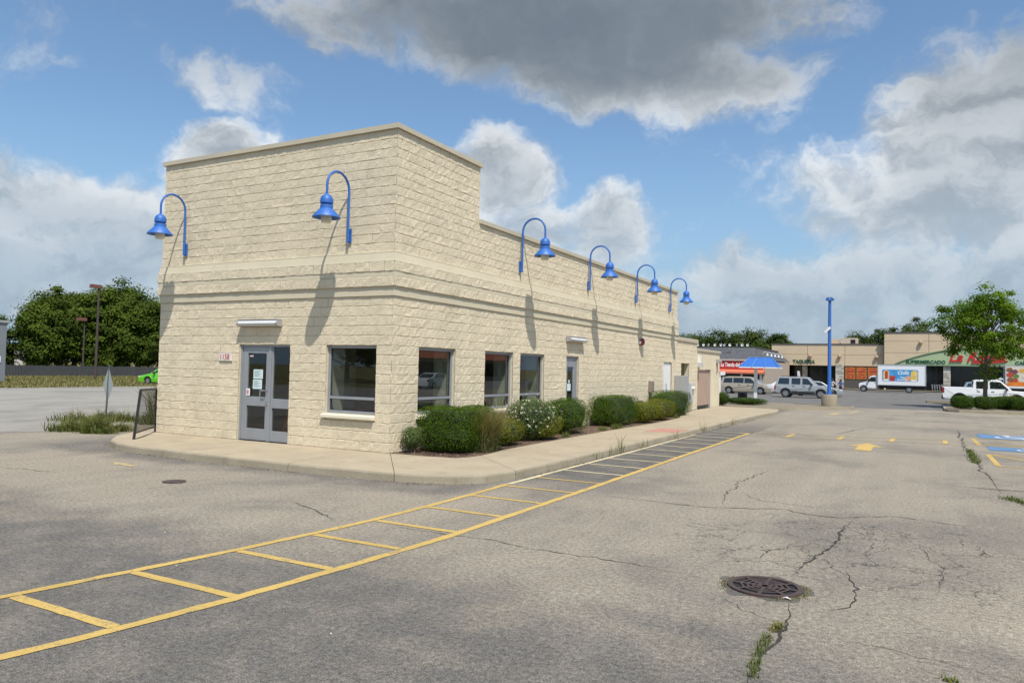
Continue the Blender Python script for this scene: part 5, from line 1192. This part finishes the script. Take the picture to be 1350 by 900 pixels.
# white pickup
pk = vehicle('pickup_truck', 'white crew cab pickup truck parked behind the shrub island', 'pickup', (14.5, 54.6, 0), 0, m_pw, 2.02, 1.16, .40, [(-2.95, .5), (-2.97, .8), (-2.95, 1.36)], [(-1.02, 1.36), (-1.0, 1.17), (1.3, 1.17), (2.7, 1.10)], [(2.92, 1.0), (2.96, .65), (2.93, .45)],
        [(-1.02, 1.17), (-.95, 1.90), (-.7, 1.95), (.55, 1.95), (.8, 1.88), (1.5, 1.18)], (-1.85, 1.75), .40, [[(-.78, 1.28), (-.02, 1.28), (-.02, 1.82), (-.78, 1.82)], [(.10, 1.28), (1.25, 1.28), (.75, 1.80), (.10, 1.82)]], tumble=.15, clad=.18, mirror_x=1.15, tail=(-3.0, -2.86, .92, 1.32), head=(2.75, 2.96, .80, 1.02), handles=(-.62, .28))
MB().box(-2.85, -1.12, -.85, .85, 1.02, 1.365).build('bed_liner', m_trimb, pk)
for s_ in (1, -1):
    for wx in (-1.85, 1.75): MB().tube([(wx+.50*math.cos(a_), s_*1.0, .40+.50*math.sin(a_)) for a_ in [math.pi*k/10 for k in range(11)]], .045, 5).build('arch_flare', m_trimb, pk)
vehicle('wagon', 'blue grey wagon mostly hidden behind the white pickup', 'car', (15.2, 62.0, 0), 0, m_pb, 1.85, 1.0, .25, [(-2.2, .3), (-2.22, .6), (-2.15, 1.0)], [(.6, 1.02), (1.2, 1.0)], [(2.0, .85), (2.2, .6), (2.2, .3)], [(-2.1, 1.0), (-1.75, 1.70), (-1.3, 1.76), (.1, 1.74), (.4, 1.66), (1.15, 1.02)], (-1.35, 1.35), .34,
        [[(-1.85, 1.1), (-.95, 1.1), (-.95, 1.62), (-1.6, 1.62)], [(-.88, 1.1), (-.05, 1.1), (-.05, 1.63), (-.88, 1.63)], [(.02, 1.1), (.85, 1.1), (.4, 1.58), (.02, 1.62)]], mirror_x=.8, tail=(-2.25, -2.1, .8, 1.1), head=(1.95, 2.2, .65, .85))
# box trucks ------------------------------------------------------------------
def box_truck(lab, loc, rz, L0_, L1_, boxh, ad):
    t = thing('box_truck', lab, 'truck', loc, rz); y0_, y1_ = -1.15, 1.15
    MB().box(L0_, L1_, y0_, y1_, .95, boxh).build('cargo_box', m_pw, t, bevel=.04); m_edge = mat('box_trim', (.5, .51, .52), .4, metal=.4)
    for (z0, z1) in ((.93, 1.03), (boxh-.10, boxh+.015)): MB().box(L0_-.02, L1_+.02, y0_-.02, y1_+.02, z0, z1).build('box_rail', m_edge, t)
    for x in (L0_, L1_-.10):
        for yy in (y0_-.021, y1_-.079): MB().box(x-.01, x+.11, yy, yy+.10, 1.031, boxh-.101).build('corner_post', m_edge, t)
    MB().box(L0_+.2, L1_-.1, -.5, .5, .55, .92).build('chassis', m_trimb, t)
    c0 = L0_-1.05                                   # cab in front of the box, nose towards -x
    cab = [(L0_-.06, .45), (L0_-.06, 2.12), (L0_-.5, 2.18), (L0_-.85, 2.05), (L0_-1.35, 1.32), (L0_-2.15, 1.12), (L0_-2.22, .95), (L0_-2.22, .5)] + [(L0_-1.65+.46*math.sin(-a_)*-1, .40+.46*math.cos(a_)) for a_ in [-1.35+2.7*k/10 for k in range(11)]]
    MB().prism(cab, -.98, .98, 'y').build('cab', m_pw, t, bevel=.05)
    for s_ in (1, -1):
        w_ = [(L0_-.2, 1.35), (L0_-.2, 1.98), (L0_-.75, 1.95), (L0_-1.2, 1.38)]; MB().prism(w_, s_*.975, s_*.988, 'y').build('side_window', m_cglass, t)
        MB().box(L0_-1.1, L0_-.95, s_*.99, s_*1.25, 1.35, 1.75).build('mirror', m_trimb, t); MB().box(L0_-2.24, L0_-2.1, s_*.55, s_*.9, .78, .98).build('headlight', m_head, t)
        wheel(t, L0_-1.65, s_*.88, .40, .26); wheel(t, L1_-1.9, s_*.88, .42, .4); MB().box(L0_-.35, L0_-.18, s_*.985, s_*1.0, 1.2, 1.24).build('handle', m_trimb, t)
    a_, b_ = Vector((L0_-1.30, 0, 1.40)), Vector((L0_-.90, 0, 2.0)); n_ = Vector((-.6, 0, .4)).normalized()*.02
    MB().add([a_+n_+Vector((0, .85, 0)), a_+n_-Vector((0, .85, 0)), b_+n_-Vector((0, .8, 0)), b_+n_+Vector((0, .8, 0))], [(0, 1, 2, 3)]).build('windscreen', m_cglass, t, fix=False)
    MB().box(L0_-2.36, L0_-2.22, -.95, .95, .45, .68).build('front_bumper', m_trimb, t); MB().box(L0_-2.25, L0_-2.20, -.5, .5, .72, 1.0).build('grille', m_trimb, t); MB().box(L1_-.2, L1_+.05, -1.0, 1.0, .45, .6).build('rear_bumper', m_trimb, t)
    ad(t, L0_, L1_, y0_, boxh); return t
def flat(parent, name, poly, y_, m): return MB().prism(poly, y_-.004, y_, 'y').build(name, m, parent)
def rr(x0, x1, z0, z1, q=.14): return [(x0+q, z0), (x1-q, z0), (x1, z0+q), (x1, z1-q), (x1-q, z1), (x0+q, z1), (x0, z1-q), (x0, z0+q)]
def circ(cx, cz, a_, b_, k=14): return [(cx+a_*math.cos(2*math.pi*j/k), cz+b_*math.sin(2*math.pi*j/k)) for j in range(k)]
def ad_ice(t, a, b, y_, h):
    P = flat(t, 'side_picture', rr(a+.55, b-.85, 1.48, 2.98), y_-.002, mat('ad_blue', (.06, .30, .58), .4, var=.35, vs=1.3)); x0, x1 = a+.55, b-.85; y2 = y_-.008
    cream = mat('ice_cream', (.62, .42, .16), .5, var=.3, vs=5); redd = mat('ice_red', (.42, .04, .03), .5, var=.3, vs=4); wh = mat('ad_white', (.78, .8, .82), .5)
    flat(P, 'ice_bar', rr(x0+.12, x0+.82, 1.62, 2.90, .2), y2, cream); flat(P, 'ice_filling', rr(x0+.34, x0+.66, 1.75, 2.8, .1), y2-.006, redd); flat(P, 'ice_tub', [(x0+.95, 1.5), (x0+1.45, 1.5), (x0+1.58, 2.15), (x0+.85, 2.2)], y2, redd)
    flat(P, 'ice_bar', rr(x1-.85, x1-.1, 1.55, 2.88, .2), y2, mat('ice_yellow', (.68, .48, .12), .5, var=.3, vs=5)); flat(P, 'ice_scoop', circ(x1-1.15, 1.85, .32, .36), y2-.006, mat('ice_peach', (.62, .33, .2), .5, var=.2, vs=5))
    for s_, (cx, cz) in enumerate(((x0+.47, 1.62), (x1-.5, 1.6))): flat(P, 'cream_swirl', circ(cx, cz, .38, .09), y2-.012, wh)
    text('brand_letters', 'Chillz', .62, wh, P, (x0+1.75, y2-.008, 2.38), FRONT, ext=.003, shear=.25, bold=.012, sx=.95)
    text('brand_line', 'Ices', .36, wh, P, (x0+2.15, y2-.008, 1.86), FRONT, ext=.003, bold=.008); text('brand_line', 'Novelties', .32, wh, P, (x0+1.75, y2-.008, 1.58), FRONT, ext=.003, bold=.008, sx=.9)
def ad_food(t, a, b, y_, h):
    P = flat(t, 'side_picture', rr(a+.08, b-.1, 1.2, h-.12, .02), y_-.002, mat('ad_cream', (.62, .56, .46), .5, var=.1, vs=1)); y2 = y_-.008; r = random.Random(9)
    flat(P, 'orange_band', [(a+.1, 1.22), (b-.12, 1.22), (b-.12, 1.6), (a+1.6, 1.75), (a+.9, 1.95), (a+.1, 1.55)], y2, mat('ad_orange', (.66, .19, .02), .5, var=.3, vs=1.5))
    cols = [mat('food_brown', (.20, .085, .035), .5, var=.4, vs=6), mat('food_red', (.42, .06, .03), .5, var=.4, vs=6), mat('food_gold', (.62, .34, .06), .5, var=.35, vs=6), mat('food_green', (.12, .2, .04), .5, var=.4, vs=6), mat('food_white', (.68, .62, .52), .5, var=.2, vs=6), mat('food_plum', (.16, .05, .08), .5, var=.4, vs=6)]
    for i, (cx, cz, w_, h_, k_) in enumerate(((.45, 3.2, .38, .32, 0), (.95, 3.0, .4, .3, 5), (.5, 2.6, .42, .34, 1), (1.1, 2.45, .35, .3, 3), (.55, 2.0, .45, .3, 0), (1.05, 1.95, .3, .25, 1), (1.75, 3.1, .4, .28, 2), (2.3, 2.9, .35, .25, 2), (3.3, 3.0, .6, .35, 2), (4.3, 2.6, .6, .5, 1), (5.2, 2.8, .5, .4, 3))):
        flat(P, 'food_picture', [(a+cx+w_*math.cos(q_)*r.uniform(.8, 1.1), cz+h_*math.sin(q_)*r.uniform(.8, 1.1)) for q_ in [2*math.pi*j/11 for j in range(11)]], y2-.006-.005*(i % 3), cols[k_])
    flat(P, 'package_picture', [(a+1.7, 2.4), (a+2.4, 1.75), (a+2.85, 2.2), (a+2.2, 2.9)], y2-.024, cols[4]); flat(P, 'package_picture', [(a+2.5, 2.7), (a+3.1, 2.1), (a+3.5, 2.6), (a+2.9, 3.2)], y2-.024, cols[4]); flat(P, 'package_mark', [(a+2.0, 2.4), (a+2.4, 2.05), (a+2.55, 2.2), (a+2.15, 2.55)], y2-.030, cols[1])
box_truck('white box truck with a blue frozen treats picture on its side', (0, 97.1, 0), 0, 5.20, 10.75, 3.60, ad_ice)
box_truck('white box truck with colourful food pictures behind the pickup', (0, 98.4, 0), 0, 19.3, 26.5, 3.75, ad_food)
t = thing('cart_corral', 'low grey shopping cart rack beside the shopfront column', 'cart rack', (12.3, 108.6, .13))
for k in range(5): MB().tube([(-.6+.3*k, 0, 0), (-.75+.3*k, 0, .95), (-.6+.3*k, 1.2, .95), (-.6+.3*k, 1.2, 0)], .04, 5).build('hoop', m_steel, t)
for i, (x, y, rz) in enumerate(((-9.6, 73.5, .1), (-1.6, 74.5, -.2))):
    t = thing('lot_sign', ('small white notice board above the tan minivan' if i == 0 else 'white leaning notice board behind the silver SUV'), 'sign', (x, y, 0), rz)
    MB().tube([(0, 0, 0), (0, 0, 2.2)], .03, 6).build('post', m_greybox, t); MB().prism(([(-.3, 1.75), (.25, 1.85), (.2, 2.25), (-.35, 2.15)] if i == 0 else [(-.12, 1.5), (.2, 1.5), (.05, 2.45), (-.2, 2.45)]), -.06, -.03, 'y').build('panel', m_white, t)

# ------------------------------------------------------------------ people
def person(lab, loc, rz, h, shirt, pants, hair, skin, bag=None, shorts=False, stride=.16):
    s_ = h/1.7; J = {}
    def P(x, y, z): return (x*s_, y*s_, z*s_)
    pts = [P(0, 0, .95), P(0, .01, 1.12), P(0, .0, 1.36), P(0, 0, 1.46), P(0, .01, 1.53), P(0, .02, 1.64),
           P(-.10, .0, .90), P(-.11, stride, .50), P(-.11, stride*.9, .08), P(-.11, stride*.9+.15, .035), P(.10, .0, .90), P(.11, -stride*.5, .50), P(.11, -stride*1.5, .10), P(.11, -stride*1.5+.14, .035),
           P(-.19, 0, 1.40), P(-.25, -.06, 1.14), P(-.23, .06, .90), P(-.22, .10, .82), P(.19, 0, 1.40), P(.25, .06, 1.14), P(.22, .18, .93), P(.20, .24, .87)]
    ed = [(0, 1), (1, 2), (2, 3), (3, 4), (4, 5), (0, 6), (6, 7), (7, 8), (8, 9), (0, 10), (10, 11), (11, 12), (12, 13), (2, 14), (14, 15), (15, 16), (16, 17), (2, 18), (18, 19), (19, 20), (20, 21)]
    rad = [.15, .13, .155, .06, .085, .095, .095, .062, .042, .04, .095, .062, .042, .04, .06, .046, .032, .034, .06, .046, .032, .034]
    me = bpy.data.meshes.new('body'); me.from_pydata(pts, ed, []); o = bpy.data.objects.new('tmp_body', me); COL.objects.link(o)
    o.modifiers.new('s', 'SKIN'); sub = o.modifiers.new('d', 'SUBSURF'); sub.levels = 1; sub.render_levels = 1
    for i, q_ in enumerate(me.skin_vertices[0].data): q_.radius = (rad[i]*s_, rad[i]*s_*(.72 if i in (0, 1, 2) else 1)); q_.use_root = (i == 0)
    bm_ = bpy.data.meshes.new_from_object(o.evaluated_get(bpy.context.evaluated_depsgraph_get())); bpy.data.objects.remove(o)
    bm_.materials.clear()
    for q_ in (skin, shirt, pants): bm_.materials.append(q_)
    for f in bm_.polygons:
        c = f.center/s_; f.use_smooth = True
        f.material_index = 1 if (.97 < c.z < 1.45 and (abs(c.x) < .2 or c.z > 1.18)) else (2 if c.z <= .99 and abs(c.x) < .18 and c.z > (.55 if shorts else .10) else 0)
        if c.z < .08: f.material_index = 2
    t = thing('person', lab, 'person', loc, rz); b = bpy.data.objects.new('body', bm_); COL.objects.link(b); b.parent = t
    MB().lathe([(.03, 1.755), (.08, 1.745), (.112, 1.69), (.118, 1.62), (.11, 1.52), (.10, 1.42), (.03, 1.40)], (0, -.025, 0), 14).build('hair', hair, t, smooth=True).scale = (s_, s_, s_)
    fc = MB(); fc.prism([(-.012, 1.60), (.012, 1.60), (.006, 1.645), (-.006, 1.645)], .10, .135, 'y'); fc.build('nose', skin, t).scale = (s_, s_, s_)
    if bag: MB().box(-.34, -.20, -.14, .14, .82, 1.12).build('bag', bag, t, bevel=.03)
    return t
m_skin = mat('skin', (.42, .25, .17), .6); m_hair = mat('dark_hair', (.012, .010, .009), .5); m_cblk = mat('black_cloth', (.014, .014, .016), .85)
person('person in white top and black trousers carrying a black bag', (2.35, 68.3, 0), R(150), 1.68, mat('white_cloth', (.62, .56, .56), .85), m_cblk, m_hair, m_skin, bag=m_cblk)
person('person in blue shirt and dark shorts walking across the lane', (3.2, 67.2, 0), R(170), 1.66, mat('blue_cloth', (.04, .11, .26), .85), m_cblk, m_hair, m_skin, shorts=True)

# grit and leaf litter swept into the gutter
r = np.random.RandomState(88); gp = [Vector((*p, 0)) for p in outer[2:24]]; P = []
for a, b in zip(gp[:-1], gp[1:]):
    k = int((b-a).length*60); t_ = (b-a).normalized(); nn = Vector((t_.y, -t_.x, 0))
    for i in range(k):
        q = a.lerp(b, r.uniform()) + nn*(.05+abs(r.normal(0, .06))); P.append((q.x, q.y, .008))
P = np.array(P); P = P[np.sin(P[:, 0]*1.9+P[:, 1]*1.3)+r.normal(0, .5, len(P)) > -.1]
tag(leaves('gutter_grit', P, np.tile([0, 0, 1.0], (len(P), 1)), .028, m_chip, None, 89, .6), kind='stuff')
k = 700; P = np.stack([r.uniform(-6, 12, k), r.uniform(-10.5, 12, k), np.full(k, .006)], 1); P = P[~((P[:, 0] < 3.6) & (P[:, 1] > -2.6))]
tag(leaves('loose_stones', P, np.tile([0, 0, 1.0], (len(P), 1)), .016, mat('loose_stone', (.40, .37, .32), .9, var=.3, vs=9), None, 90, .9), kind='stuff')
